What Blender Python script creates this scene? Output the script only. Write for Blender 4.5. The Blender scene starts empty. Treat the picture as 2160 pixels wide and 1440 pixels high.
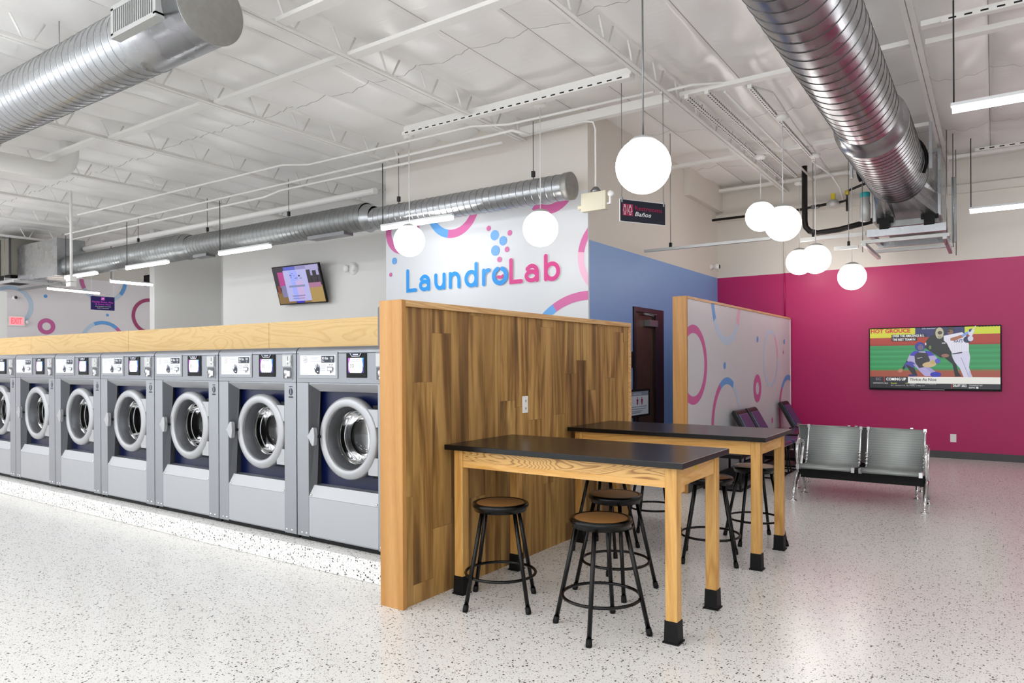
import bpy, bmesh, math, random
from mathutils import Vector, Matrix
from math import sin, cos, pi, radians
random.seed(7)
SC = bpy.context.scene
COL = SC.collection

# ------------------------------------------------------------------ materials
def lin(h):
    h = h.lstrip('#'); c = [int(h[i:i+2], 16)/255 for i in (0, 2, 4)]
    return tuple(x/12.92 if x <= .04045 else ((x+.055)/1.055)**2.4 for x in c) + (1,)
def P(name, col, rough=.5, metal=0., emis=None, es=0., coat=0., spec=None):
    m = bpy.data.materials.new(name); m.use_nodes = True
    b = m.node_tree.nodes['Principled BSDF']
    c = lin(col) if isinstance(col, str) else tuple(col) + (1,)
    b.inputs['Base Color'].default_value = c
    b.inputs['Roughness'].default_value = rough; b.inputs['Metallic'].default_value = metal
    if coat: b.inputs['Coat Weight'].default_value = coat; b.inputs['Coat Roughness'].default_value = .08
    if spec is not None: b.inputs['Specular IOR Level'].default_value = spec
    if emis:
        b.inputs['Emission Color'].default_value = lin(emis); b.inputs['Emission Strength'].default_value = es
    return m
class NT:
    def __init__(s, m): s.t = m.node_tree; s.b = s.t.nodes['Principled BSDF']; s.m = m
    def n(s, typ, **kw):
        nd = s.t.nodes.new(typ)
        for k, v in kw.items():
            if k in nd.inputs.keys() if isinstance(k, str) else False: nd.inputs[k].default_value = v
            else: setattr(nd, k, v)
        return nd
    def l(s, a, b): s.t.links.new(a, b)
    def coord(s, scale=(1, 1, 1), rot=(0, 0, 0), loc=(0, 0, 0)):
        tc = s.n('ShaderNodeTexCoord'); mp = s.n('ShaderNodeMapping')
        mp.inputs['Scale'].default_value = scale; mp.inputs['Rotation'].default_value = rot; mp.inputs['Location'].default_value = loc
        s.l(tc.outputs['Object'], mp.inputs['Vector']); return mp.outputs['Vector']
    def noise(s, vec, scale=5, detail=4, rough=.5, dist=0.):
        nd = s.n('ShaderNodeTexNoise'); nd.inputs['Scale'].default_value = scale; nd.inputs['Detail'].default_value = detail
        nd.inputs['Roughness'].default_value = rough; nd.inputs['Distortion'].default_value = dist
        s.l(vec, nd.inputs['Vector']); return nd.outputs['Fac']
    def ramp(s, fac, stops):
        r = s.n('ShaderNodeValToRGB'); e = r.color_ramp.elements
        while len(e) < len(stops): e.new(.5)
        for i, (p, c) in enumerate(stops):
            e[i].position = p; e[i].color = lin(c) if isinstance(c, str) else (c, c, c, 1)
        s.l(fac, r.inputs['Fac']); return r.outputs['Color']
    def mix(s, fac, a, b, mode='MIX'):
        x = s.n('ShaderNodeMix', data_type='RGBA', blend_type=mode)
        for sock, v in ((x.inputs[0], fac), (x.inputs[6], a), (x.inputs[7], b)):
            if isinstance(v, bpy.types.NodeSocket): s.l(v, sock)
            elif isinstance(v, str): sock.default_value = lin(v)
            else: sock.default_value = v
        return x.outputs[2]
    def bump(s, h, strength=.2, dist=.01):
        b = s.n('ShaderNodeBump'); b.inputs['Strength'].default_value = strength; b.inputs['Distance'].default_value = dist
        s.l(h, b.inputs['Height']); s.l(b.outputs['Normal'], s.b.inputs['Normal'])
    def base(s, c): s.l(c, s.b.inputs['Base Color'])

def terrazzo(name, base, dens, rough, chipscale=95, dark=.10):
    m = P(name, base, rough); n = NT(m); v = n.coord()
    col = lin(base)
    def chips(scale, thr, sz, off):
        vv = n.coord(loc=(off, off*2, off*.7))
        wob = n.n('ShaderNodeTexNoise'); wob.inputs['Scale'].default_value = scale*1.6; n.l(vv, wob.inputs['Vector'])
        add = n.n('ShaderNodeVectorMath', operation='MULTIPLY_ADD'); add.inputs[1].default_value = (.9/scale,)*3
        n.l(wob.outputs['Color'], add.inputs[0]); n.l(vv, add.inputs[2])
        vo = n.n('ShaderNodeTexVoronoi'); vo.inputs['Scale'].default_value = scale; vo.inputs['Randomness'].default_value = 1
        n.l(add.outputs[0], vo.inputs['Vector'])
        sep = n.n('ShaderNodeSeparateColor'); n.l(vo.outputs['Color'], sep.inputs[0])
        # chip radius per cell
        rad = n.n('ShaderNodeMath', operation='MULTIPLY'); n.l(sep.outputs[1], rad.inputs[0]); rad.inputs[1].default_value = sz
        lt = n.n('ShaderNodeMath', operation='LESS_THAN'); n.l(vo.outputs['Distance'], lt.inputs[0]); n.l(rad.outputs[0], lt.inputs[1])
        gt = n.n('ShaderNodeMath', operation='GREATER_THAN'); n.l(sep.outputs[0], gt.inputs[0]); gt.inputs[1].default_value = thr
        mu = n.n('ShaderNodeMath', operation='MULTIPLY'); n.l(lt.outputs[0], mu.inputs[0]); n.l(gt.outputs[0], mu.inputs[1])
        return mu.outputs[0], sep.outputs[2]
    c1, r1 = chips(chipscale, dens, .46, 0.)
    c2, r2 = chips(chipscale*1.9, dens-.02, .5, 3.3)
    b0 = lin(base)
    cc = n.ramp(r1, [(0, '#151413'), (.6, '#34312e'), (1, '#7b7168')])
    cc2 = n.ramp(r2, [(0, '#2f2c29'), (.5, '#6a645d'), (1, '#a79c90')])
    b1 = n.mix(c2, b0, cc2); b2 = n.mix(c1, b1, cc)
    n.base(b2)
    return m
def wood(name, cols, axis='z', scale=1., ring=6, rough=.45, dist=3., bump=.05, coat=0., stretch=.09):
    m = P(name, cols[1], rough, coat=coat); n = NT(m)
    st = {'x': (stretch, 1, 1), 'y': (1, stretch, 1), 'z': (1, 1, stretch)}[axis]
    v = n.coord(tuple(a*scale for a in st))
    w = n.noise(v, ring, 3, .5, dist)
    rg = n.n('ShaderNodeMath', operation='MULTIPLY'); n.l(w, rg.inputs[0]); rg.inputs[1].default_value = 9.
    fr = n.n('ShaderNodeMath', operation='PINGPONG'); n.l(rg.outputs[0], fr.inputs[0]); fr.inputs[1].default_value = 1.
    c = n.ramp(fr.outputs[0], [(0, cols[0]), (.45, cols[1]), (1, cols[2])])
    fine = n.noise(n.coord(tuple(a*scale*9 for a in st)), 12, 4, .6)
    c2 = n.mix(.28, c, n.ramp(fine, [(.3, .55), (.7, 1.)]), 'MULTIPLY')
    n.base(c2); n.bump(fine, bump, .003); return m
def grainwood(name, base, lines, axis='x', scale=1., nrings=14, rough=.45, amount=.6, stretch=.16, loc=(0, 0, 0)):
    "flat sawn board with cathedral grain lines"
    m = P(name, base, rough); n = NT(m)
    st = {'x': (stretch, 1, 1), 'y': (1, stretch, 1), 'z': (1, 1, stretch)}[axis]
    v = n.coord(tuple(a*scale for a in st), loc=loc)
    w = n.noise(v, 3.4, 2, .45, .6)
    rg = n.n('ShaderNodeMath', operation='MULTIPLY'); n.l(w, rg.inputs[0]); rg.inputs[1].default_value = nrings
    fr = n.n('ShaderNodeMath', operation='FRACT'); n.l(rg.outputs[0], fr.inputs[0])
    c = n.ramp(fr.outputs[0], [(0, base), (.5, base), (.82, lines), (1, base)])
    fine = n.noise(n.coord(tuple(a*scale*8 for a in st)), 14, 4, .6)
    c2 = n.mix(amount, base, c); c3 = n.mix(.22, c2, n.ramp(fine, [(.3, .6), (.7, 1.)]), 'MULTIPLY')
    n.base(c3); return m
def planks(name):
    "vertical vinyl planks on a wall that faces +X: rows along Y, length along Z"
    m = P(name, '#9a7446', .5); n = NT(m)
    tc = n.n('ShaderNodeTexCoord'); sp = n.n('ShaderNodeSeparateXYZ'); n.l(tc.outputs['Object'], sp.inputs[0])
    def mt(op, a, b=None):
        q = n.n('ShaderNodeMath', operation=op)
        for k, vv in enumerate((a, b)):
            if vv is None: continue
            if isinstance(vv, bpy.types.NodeSocket): n.l(vv, q.inputs[k])
            else: q.inputs[k].default_value = vv
        return q.outputs[0]
    yy = mt('DIVIDE', sp.outputs['Y'], .182); row = mt('FLOOR', yy)
    w1 = n.n('ShaderNodeTexWhiteNoise', noise_dimensions='1D'); n.l(row, w1.inputs['W'])
    uu = mt('ADD', mt('DIVIDE', sp.outputs['Z'], 1.22), w1.outputs['Value']); colm = mt('FLOOR', uu)
    cb = n.n('ShaderNodeCombineXYZ'); n.l(row, cb.inputs['X']); n.l(colm, cb.inputs['Y'])
    w2 = n.n('ShaderNodeTexWhiteNoise', noise_dimensions='2D'); n.l(cb.outputs[0], w2.inputs['Vector'])
    sepv = w2.outputs['Value']
    seam = mt('MAXIMUM', mt('LESS_THAN', mt('FRACT', yy), .007), mt('LESS_THAN', mt('FRACT', uu), .0016))
    sh = n.n('ShaderNodeCombineXYZ'); mm = n.n('ShaderNodeMath', operation='MULTIPLY'); n.l(sepv, mm.inputs[0]); mm.inputs[1].default_value = 37.
    n.l(mm.outputs[0], sh.inputs['X']); n.l(mm.outputs[0], sh.inputs['Z'])
    av = n.n('ShaderNodeVectorMath', operation='ADD'); n.l(tc.outputs['Object'], av.inputs[0]); n.l(sh.outputs[0], av.inputs[1])
    mp = n.n('ShaderNodeMapping'); mp.inputs['Scale'].default_value = (1, 1, .085); n.l(av.outputs[0], mp.inputs['Vector'])
    g = n.noise(mp.outputs[0], 9., 4, .55, 1.3)
    g2 = n.noise(mp.outputs[0], 4.2, 3, .5, 2.2)
    mp3 = n.n('ShaderNodeMapping'); mp3.inputs['Scale'].default_value = (1, 1, .03); n.l(av.outputs[0], mp3.inputs['Vector'])
    g3 = n.noise(mp3.outputs[0], 90., 3, .6)
    c = n.ramp(g, [(.2, '#86683c'), (.38, '#a98850'), (.52, '#c3a065'), (.68, '#d4b278'), (.85, '#bb9864')])
    dk = n.ramp(g2, [(.27, '#54443a'), (.39, '#a8937c'), (.54, '#ffffff')])
    c = n.mix(.8, c, dk, 'MULTIPLY')
    tint = n.ramp(sepv, [(0, '#cdb69c'), (.3, '#fbeacb'), (.6, '#decaa8'), (1, '#fff6dc')])
    c = n.mix(.75, c, tint, 'MULTIPLY')
    c = n.mix(.3, c, n.ramp(g3, [(.3, .55), (.7, 1.)]), 'MULTIPLY')
    c = n.mix(mt('MULTIPLY', seam, .7), c, '#4a3620')
    n.base(c); n.bump(g3, .06, .002); return m
def plaster(name, col, rough=.55):
    m = P(name, col, rough); n = NT(m)
    f = n.noise(n.coord(), 140, 3); n.bump(f, .05, .002)
    big = n.ramp(n.noise(n.coord(), .7, 2), [(.3, .96), (.7, 1.)])
    n.base(n.mix(1., lin(col), big, 'MULTIPLY')); return m
def brushed(name, col, rough=.35, metal=.8, axis='z', amt=.25):
    m = P(name, col, rough, metal); n = NT(m)
    st = {'x': (.02, 1, 1), 'y': (1, .02, 1), 'z': (1, 1, .02)}[axis]
    f = n.noise(n.coord(st), 300, 3)
    n.l(n.ramp(f, [(.3, rough*.75), (.7, rough*1.25)]), n.b.inputs['Roughness'])
    n.base(n.mix(amt, lin(col), n.ramp(f, [(.3, .7), (.7, 1.)]), 'MULTIPLY')); return m
def galvan(name, col='#b4b6b8', rough=.3):
    m = P(name, col, rough, .92); n = NT(m)
    vo = n.n('ShaderNodeTexVoronoi'); vo.inputs['Scale'].default_value = 26; n.l(n.coord(), vo.inputs['Vector'])
    s = n.n('ShaderNodeSeparateColor'); n.l(vo.outputs['Color'], s.inputs[0])
    n.base(n.mix(.18, lin(col), n.ramp(s.outputs[0], [(0, .6), (1, 1.)]), 'MULTIPLY'))
    f = n.noise(n.coord(), 4, 4)
    n.l(n.ramp(f, [(.3, rough*.7), (.7, rough*1.4)]), n.b.inputs['Roughness'])
    n.bump(n.noise(n.coord(), 7, 2), .05, .015); return m
def insulation(name):
    m = P(name, '#f6f4f1', .30, spec=.6); n = NT(m)
    a = n.noise(n.coord((1, .35, 1)), 3.5, 3, .5, 1.)
    b = n.noise(n.coord((.4, 1, 1)), 6, 3, .5, 1.)
    mx = n.n('ShaderNodeMath', operation='ADD'); n.l(a, mx.inputs[0]); n.l(b, mx.inputs[1])
    n.bump(mx.outputs[0], .10, .04)
    return m
def perforated(name):
    m = P(name, '#8f9492', .42, .35); n = NT(m)
    vo = n.n('ShaderNodeTexVoronoi'); vo.inputs['Scale'].default_value = 120; vo.inputs['Randomness'].default_value = 0.; n.l(n.coord(), vo.inputs['Vector'])
    lt = n.n('ShaderNodeMath', operation='LESS_THAN'); n.l(vo.outputs['Distance'], lt.inputs[0]); lt.inputs[1].default_value = .30
    n.base(n.mix(lt.outputs[0], '#9fa5a2', '#6a706d')); return m
def glassmat(name, tint='#ffffff', gl=.04):
    m = bpy.data.materials.new(name); m.use_nodes = True; t = m.node_tree; t.nodes.clear()
    o = t.nodes.new('ShaderNodeOutputMaterial'); mx = t.nodes.new('ShaderNodeMixShader'); fr = t.nodes.new('ShaderNodeFresnel'); fr.inputs['IOR'].default_value = 1.5
    tr = t.nodes.new('ShaderNodeBsdfTransparent'); tr.inputs[0].default_value = lin(tint); g = t.nodes.new('ShaderNodeBsdfGlossy'); g.inputs['Roughness'].default_value = gl
    t.links.new(fr.outputs[0], mx.inputs[0]); t.links.new(tr.outputs[0], mx.inputs[1]); t.links.new(g.outputs[0], mx.inputs[2]); t.links.new(mx.outputs[0], o.inputs[0]); return m

M = dict(
 floor=terrazzo('terrazzo_floor', '#e8e6e2', .60, .22, 78),
 plinth=terrazzo('terrazzo_plinth', '#eeece8', .55, .4, 66),
 white=plaster('white_paint', '#dfdedb'), wallwhite=plaster('wall_white', '#e4e3e0'), warmwall=plaster('warm_white_wall', '#dcd6cd'),
 magenta=plaster('magenta_paint', '#b60f60', .42), blue=plaster('blue_paint', '#7ba2da', .42), muralwhite=plaster('mural_white', '#d6d9dd', .4),
 muralpink=plaster('mural_pale', '#f0eaec', .5),
 steelwhite=P('painted_steel_white', '#ebe9e5', .45), insul=insulation('insulation_film'),
 galv=galvan('galvanised_steel', '#a9abad', .27), galvd=galvan('galvanised_dull', '#8f9190', .42), capm=galvan('duct_cap', '#a2a19d', .5),
 seam=P('duct_seam', '#5d5e60', .4, .9),
 steel=brushed('washer_steel', '#96989c', .38, .75, 'z', .08), steelf=brushed('washer_fascia', '#8d8f94', .36, .75, 'x'), steell=brushed('washer_light_steel', '#b0b2b5', .38, .7, 'z', .07),
 chrome=P('chrome', '#d8d8da', .09, 1.), ring=P('door_ring_silver', '#a9aaac', .32, .5), bevel=P('bevel_lit_tone', '#b4b5b7', .45, .15), navy=P('navy_panel', '#07123a', .28, spec=.35),
 dark=P('dark_rubber', '#09090a', .55, spec=.25), black=P('black_enamel', '#040405', .25, spec=.3), blackmat=P('black_matte', '#070708', .5, spec=.25),
 epoxy=P('black_epoxy_top', '#060607', .25, spec=.38), brownpad=P('hardboard_brown', '#80592f', .5),
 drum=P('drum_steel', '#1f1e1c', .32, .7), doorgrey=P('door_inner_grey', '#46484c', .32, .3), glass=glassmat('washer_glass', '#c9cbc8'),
 planks=planks('plank_cladding'), post=wood('maple_post', ('#b88344', '#c08c4c', '#c89658'), 'z', 1., 3, .42, 1.),
 trim=wood('maple_trim', ('#c99a62', '#dbaf78', '#e4bd88'), 'y', 1., 5, .4),
 ply=grainwood('fir_plywood', '#d9b679', '#bd9150', 'x', 1.3, 16, .5, .42, .15),
 apron=grainwood('ash_apron', '#d9ab66', '#8a5a22', 'x', 1.7, 30, .4, .9, .22, (3.1, 0, 2.2)),
 apronplain=wood('maple_apron', ('#cd9446', '#d9a356', '#e2b068'), 'x', 1., 4, .42),
 apronend=wood('maple_apron_end', ('#d59c55', '#e0ab66', '#e7b876'), 'y', 1., 4, .42),
 leg=wood('oak_leg', ('#bd8742', '#cd9a51', '#d8a860'), 'z', 1.6, 4, .4, 1.4),
 doorwood=wood('dark_oak_door', ('#3c2412', '#4c2f18', '#5a3a1f'), 'z', 1., 6, .35), frame=P('dark_door_frame', '#1c0f14', .35),
 tubeout=P('added_tube_bright', '#ffffff', .3, emis='#fbfbff', es=17.), globe=P('lit_opal_glass', '#ffffff', .3, emis='#fffaf4', es=3.6), tube=P('lit_tube', '#ffffff', .3, emis='#fbfdff', es=9.),
 housing=P('lamp_housing', '#cfd0d1', .4, .3), cord=P('white_cord', '#dcdcdc', .5), blackcord=P('black_cord', '#141414', .5), wire=P('steel_wire', '#8b8c8e', .35, .9),
 perf=perforated('perforated_steel'), vinyl=P('navy_vinyl', '#2a3b68', .3, coat=.25), vinylside=P('black_vinyl', '#15151b', .45),
 outlet=P('outlet_plastic', '#f2f1ee', .35), base=P('dark_cove_base', '#4b4a4b', .5), beige=P('beige_plastic', '#d9d3bd', .5),
 cleartape=P('tan_duct_liner', '#7f7b70', .6), greybox=P('grey_fabric', '#6f7076', .75),
 signdark=P('sign_navy', '#161a2c', .4), signpurple=P('sign_purple', '#2a1f66', .4), crimson=P('sign_crimson', '#9c1a4c', .45), signwhite=P('sign_white', '#f4f4f4', .5),
 brass=P('brass_valve', '#c8b22a', .35, .4), iron=P('black_iron_pipe', '#1d1a18', .45, .3), teal=P('teal_label', '#2aa4a8', .5), silverpaint=P('silver_filter', '#b9bab8', .4, .4),
 exitred=P('exit_red', '#ff3a3a', .4, emis='#ff2a32', es=2.2), paper=P('paper_white', '#eef0f4', .5), grey=P('print_grey', '#9aa2b0', .5), ink=P('ink_navy', '#131d33', .4),
 ringpink=P('paint_pink', '#cf68a2', .45), ringpink2=P('paint_pale_pink', '#e7b3cc', .45), ringcrim=P('paint_crimson', '#a93a6c', .45), ringblue=P('paint_blue', '#64a4e4', .45), ringpale=P('paint_pale_blue', '#c3d7ea', .45),
 logoblue=P('logo_blue', '#0f8fe0', .45), logopink=P('logo_pink', '#cf3585', .45),
)
def screenmat(col, s=1.):
    s *= .55; k = 'scr' + col + str(s)
    if k not in M: M[k] = P('screen_' + col.strip('#'), '#050505', .25, emis=col, es=s)
    return M[k]

# ------------------------------------------------------------------ geometry helpers
ROOT = {}
class MB:
    def __init__(s, *mats): s.bm = bmesh.new(); s.mats = list(mats)
    def mi(s, m):
        if m not in s.mats: s.mats.append(m)
        return s.mats.index(m)
    def face(s, vs, m=None, smooth=False):
        try: f = s.bm.faces.new([v if isinstance(v, bmesh.types.BMVert) else s.bm.verts.new(v) for v in vs])
        except ValueError: return None
        f.material_index = s.mi(m); f.smooth = smooth; return f
    def box(s, x0, x1, y0, y1, z0, z1, m=None):
        v = [s.bm.verts.new((x, y, z)) for x in (x0, x1) for y in (y0, y1) for z in (z0, z1)]
        for q in ((0, 1, 3, 2), (4, 6, 7, 5), (0, 4, 5, 1), (2, 3, 7, 6), (0, 2, 6, 4), (1, 5, 7, 3)):
            s.face([v[i] for i in q], m)
        return s
    def hexa(s, pts, m=None):   # 8 points: bottom 4, top 4
        v = [s.bm.verts.new(p) for p in pts]
        for q in ((3, 2, 1, 0), (4, 5, 6, 7), (0, 1, 5, 4), (1, 2, 6, 5), (2, 3, 7, 6), (3, 0, 4, 7)): s.face([v[i] for i in q], m)
        return s
    def prism(s, prof, axis, a, b, m=None, smooth=False):
        "extrude closed 2d profile along axis; profile coords are the other two axes in xyz order"
        def pt(u, v, w): return {'x': (w, u, v), 'y': (u, w, v), 'z': (u, v, w)}[axis]
        A = [s.bm.verts.new(pt(u, v, a)) for u, v in prof]; B = [s.bm.verts.new(pt(u, v, b)) for u, v in prof]
        n = len(prof)
        for i in range(n): s.face([A[i], A[(i+1) % n], B[(i+1) % n], B[i]], m, smooth)
        s.face(A[::-1], m); s.face(B, m); return s
    def lathe(s, prof, axis='z', o=(0, 0, 0), seg=32, m=None, smooth=True, sx=1.):
        "prof: list of (r, h) along axis"
        o = Vector(o); rings = []
        def pt(r, h, t):
            a, b = r*cos(t), r*sin(t)
            return o + Vector({'x': (h, a, b), 'y': (a, h, b), 'z': (a, b, h)}[axis])
        for r, h in prof:
            rings.append([s.bm.verts.new(pt(r, h, 2*pi*k/seg)) for k in range(seg)] if r > 1e-6 else [s.bm.verts.new(pt(0, h, 0))])
        for A, B in zip(rings, rings[1:]):
            for k in range(seg):
                k2 = (k+1) % seg
                if len(A) == 1 and len(B) == 1: continue
                if len(A) == 1: s.face([A[0], B[k2], B[k]], m, smooth)
                elif len(B) == 1: s.face([A[k], A[k2], B[0]], m, smooth)
                else: s.face([A[k], A[k2], B[k2], B[k]], m, smooth)
        return s
    def tube(s, pts, r, seg=10, m=None, closed=False, caps=True, flat=1.):
        pts = [Vector(p) for p in pts]; n = len(pts); rings = []
        rr = r if isinstance(r, (list, tuple)) else [r]*n
        nrm = None
        for i, p in enumerate(pts):
            if closed: d = (pts[(i+1) % n]-pts[i-1]).normalized()
            else:
                a = (pts[i]-pts[i-1]).normalized() if i else None; b = (pts[i+1]-pts[i]).normalized() if i < n-1 else None
                d = (a+b).normalized() if a is not None and b is not None and (a+b).length > 1e-6 else (a if b is None else b)
            if nrm is None: nrm = d.orthogonal().normalized()
            nrm = (nrm - d*nrm.dot(d)); nrm = nrm.normalized() if nrm.length > 1e-6 else d.orthogonal().normalized()
            bi = d.cross(nrm)
            rings.append([s.bm.verts.new(p+(nrm*cos(2*pi*k/seg)+bi*sin(2*pi*k/seg)*flat)*rr[i]) for k in range(seg)])
        last = n if closed else n-1
        for i in range(last):
            A, B = rings[i], rings[(i+1) % n]
            for k in range(seg): s.face([A[k], A[(k+1) % seg], B[(k+1) % seg], B[k]], m, True)
        if caps and not closed: s.face(rings[0][::-1], m); s.face(rings[-1], m)
        return s
    def sphere(s, c, r, seg=32, m=None, squash=1.):
        n = seg//2; return s.lathe([(r*sin(pi*i/n) if 0 < i < n else 0, -r*cos(pi*i/n)*squash) for i in range(n+1)], 'z', c, seg, m)
    def build(s, name, mat=None, parent=None, loc=None, bevel=0., kind=None):
        mats = [mat if x is None else x for x in s.mats] if s.mats else [mat]
        off = Vector((0, 0, 0))
        if parent is not None: off = ROOT.get(parent.name, Vector((0, 0, 0)))
        elif loc is not None: off = Vector(loc)
        if off.length: bmesh.ops.translate(s.bm, verts=s.bm.verts, vec=-off)
        bmesh.ops.recalc_face_normals(s.bm, faces=s.bm.faces)
        me = bpy.data.meshes.new(name); s.bm.to_mesh(me); s.bm.free()
        for x in mats: me.materials.append(x)
        o = bpy.data.objects.new(name, me); COL.objects.link(o)
        if parent is not None: o.parent = parent; ROOT[o.name] = off
        else: o.location = off; ROOT[o.name] = off
        if bevel:
            b = o.modifiers.new('bevel', 'BEVEL'); b.width = bevel; b.segments = 2; b.limit_method = 'ANGLE'; b.angle_limit = radians(40)
        if kind: o['kind'] = kind
        return o
def arc3(c, r, a0, a1, n, plane='xz'):
    out = []
    for i in range(n+1):
        a = a0+(a1-a0)*i/n; u, v = r*cos(a), r*sin(a)
        out.append(Vector(c)+Vector({'xz': (u, 0, v), 'xy': (u, v, 0), 'yz': (0, u, v)}[plane]))
    return out
def tag(o, label, cat, group=None, kind=None):
    o['label'] = label; o['category'] = cat
    if group: o['group'] = group
    if kind: o['kind'] = kind
    return o
def thing(name, label, cat, loc=(0, 0, 0), group=None, rz=0.):
    o = bpy.data.objects.new(name, None); o.empty_display_size = .1; COL.objects.link(o)
    o.location = loc; o.rotation_euler.z = rz; ROOT[o.name] = Vector(loc)
    return tag(o, label, cat, group)
def dup(root, loc, rz, label, group=None):
    def cp(o, par):
        c = o.copy(); COL.objects.link(c); c.parent = par
        for ch in list(o.children): cp(ch, c)
        return c
    r = cp(root, None); r.location = loc; r.rotation_euler.z = rz; r['label'] = label
    ROOT[r.name] = Vector(loc)
    return r
def struct(mb, name, mat, parent=None, **kw):
    o = mb.build(name, mat, parent, **kw); o['kind'] = 'structure'; return o

class Paint:
    "flat artwork laid on a surface: O origin, U right, V up, N outward"
    def __init__(s, O, U, V, N=None, step=.0004, start=.001):
        s.O = Vector(O); s.U = Vector(U); s.V = Vector(V); s.N = Vector(N) if N else s.U.cross(s.V).normalized()
        s.mb = MB(); s.h = start; s.step = step
    def w(s, u, v): return s.O+s.U*u+s.V*v+s.N*s.h
    def poly(s, pts, m):
        s.mb.face([s.w(*p) for p in pts], m); s.h += s.step; return s
    def rect(s, u0, v0, u1, v1, m): return s.poly([(u0, v0), (u1, v0), (u1, v1), (u0, v1)], m)
    def ell(s, u, v, a, b, m, n=28, rot=0.): return s.poly([(u+a*cos(t)*cos(rot)-b*sin(t)*sin(rot), v+a*cos(t)*sin(rot)+b*sin(t)*cos(rot)) for t in (2*pi*i/n for i in range(n))], m)
    def ring(s, c, ro, ri, segs, clip=(-99, -99, 99, 99)):
        "segs: (a0, a1, mat) in degrees"
        cl = lambda u, v: (min(max(u, clip[0]), clip[2]), min(max(v, clip[1]), clip[3]))
        for a0, a1, m in segs:
            n = max(3, int((a1-a0)/4))
            for i in range(n):
                t0, t1 = (radians(a0+(a1-a0)*k/n) for k in (i, i+1))
                q = [(c[0]+ro*cos(t0), c[1]+ro*sin(t0)), (c[0]+ro*cos(t1), c[1]+ro*sin(t1)), (c[0]+ri*cos(t1), c[1]+ri*sin(t1)), (c[0]+ri*cos(t0), c[1]+ri*sin(t0))]
                k = [cl(*p) for p in q]
                ar = abs(sum(k[j][0]*k[(j+1) % 4][1]-k[(j+1) % 4][0]*k[j][1] for j in range(4)))/2
                if ar > 1e-6: s.mb.face([s.w(*p) for p in k], m)
        s.h += s.step; return s
    def stroke(s, pts, wd, m, cap=True):
        pts = [Vector((p[0], p[1])) for p in pts]; r = wd/2; L = []; R = []; loop = (pts[0]-pts[-1]).length < 1e-4
        for i, p in enumerate(pts):
            a = (pts[i]-pts[i-1]).normalized() if i else None; b = (pts[i+1]-pts[i]).normalized() if i < len(pts)-1 else None
            if loop and a is None: a = (pts[-1]-pts[-2]).normalized()
            if loop and b is None: b = (pts[1]-pts[0]).normalized()
            if a is None: n = Vector((-b.y, b.x))
            elif b is None: n = Vector((-a.y, a.x))
            else:
                t = (a+b).normalized(); n = Vector((-t.y, t.x)); n /= max(.5, n.dot(Vector((-b.y, b.x))))
            L.append(p+n*r); R.append(p-n*r)
        for i in range(len(pts)-1): s.mb.face([s.w(*L[i]), s.w(*L[i+1]), s.w(*R[i+1]), s.w(*R[i])], m)
        if cap and not loop:
            for p, d in ((pts[0], pts[0]-pts[1]), (pts[-1], pts[-1]-pts[-2])):
                t0 = math.atan2(d.y, d.x); s.mb.face([s.w(p.x+r*cos(t0-pi/2+pi*k/10), p.y+r*sin(t0-pi/2+pi*k/10)) for k in range(11)], m)
        s.h += s.step; return s
    def text(s, txt, u, v, h, m, wd=None, bold=0., shear=0.):
        "lower left at u,v; cap height h; fitted to width wd"
        cu = bpy.data.curves.new('t', 'FONT'); cu.body = txt; cu.size = 1; cu.offset = bold; cu.shear = shear; cu.resolution_u = 2
        ob = bpy.data.objects.new('t', cu); COL.objects.link(ob)
        bpy.context.view_layer.update()
        me = bpy.data.meshes.new_from_object(ob.evaluated_get(bpy.context.evaluated_depsgraph_get()))
        bpy.data.objects.remove(ob); bpy.data.curves.remove(cu)
        xs = [q.co.x for q in me.vertices] or [0, 1]; x0, x1 = min(xs), max(xs)
        k = h/.69; kx = k if wd is None else wd/(x1-x0)
        vs = [s.mb.bm.verts.new(s.w(u+(q.co.x-x0)*kx, v+q.co.y*k)) for q in me.vertices]
        for f in me.polygons: s.mb.face([vs[i] for i in f.vertices], m)
        bpy.data.meshes.remove(me); s.h += s.step; return s
    def build(s, name, parent=None, **kw):
        o = s.mb.build(name, None, parent, **kw); return o
#%%PART2
# ------------------------------------------------------------------ camera
cam = bpy.data.objects.new('camera', bpy.data.cameras.new('camera')); COL.objects.link(cam); SC.camera = cam
yaw, roll = radians(34.456), radians(-.2624)
f_ = Vector((-sin(yaw), cos(yaw), 0)); r_ = Vector((cos(yaw), sin(yaw), 0)); u_ = Vector((0, 0, 1))
R_ = cos(roll)*r_+sin(roll)*u_; U_ = -sin(roll)*r_+cos(roll)*u_
cam.matrix_world = Matrix((( R_.x, U_.x, -f_.x, 0), (R_.y, U_.y, -f_.y, 0), (R_.z, U_.z, -f_.z, 1.45), (0, 0, 0, 1)))
cam.data.sensor_width = 36; cam.data.lens = 1481.87/2160*36; cam.data.shift_y = 46.03/2160; cam.data.clip_start = .05; cam.data.clip_end = 200

# ------------------------------------------------------------------ room
XB, YM, YL, XL, XR, YF = -4.047, 12.37, 7.57, -20., 3.6, -3.2
ZC = 4.575
struct(MB().box(XL-.3, XR+.3, YF, YM+3, -.12, 0), 'floor', M['floor'])
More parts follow.
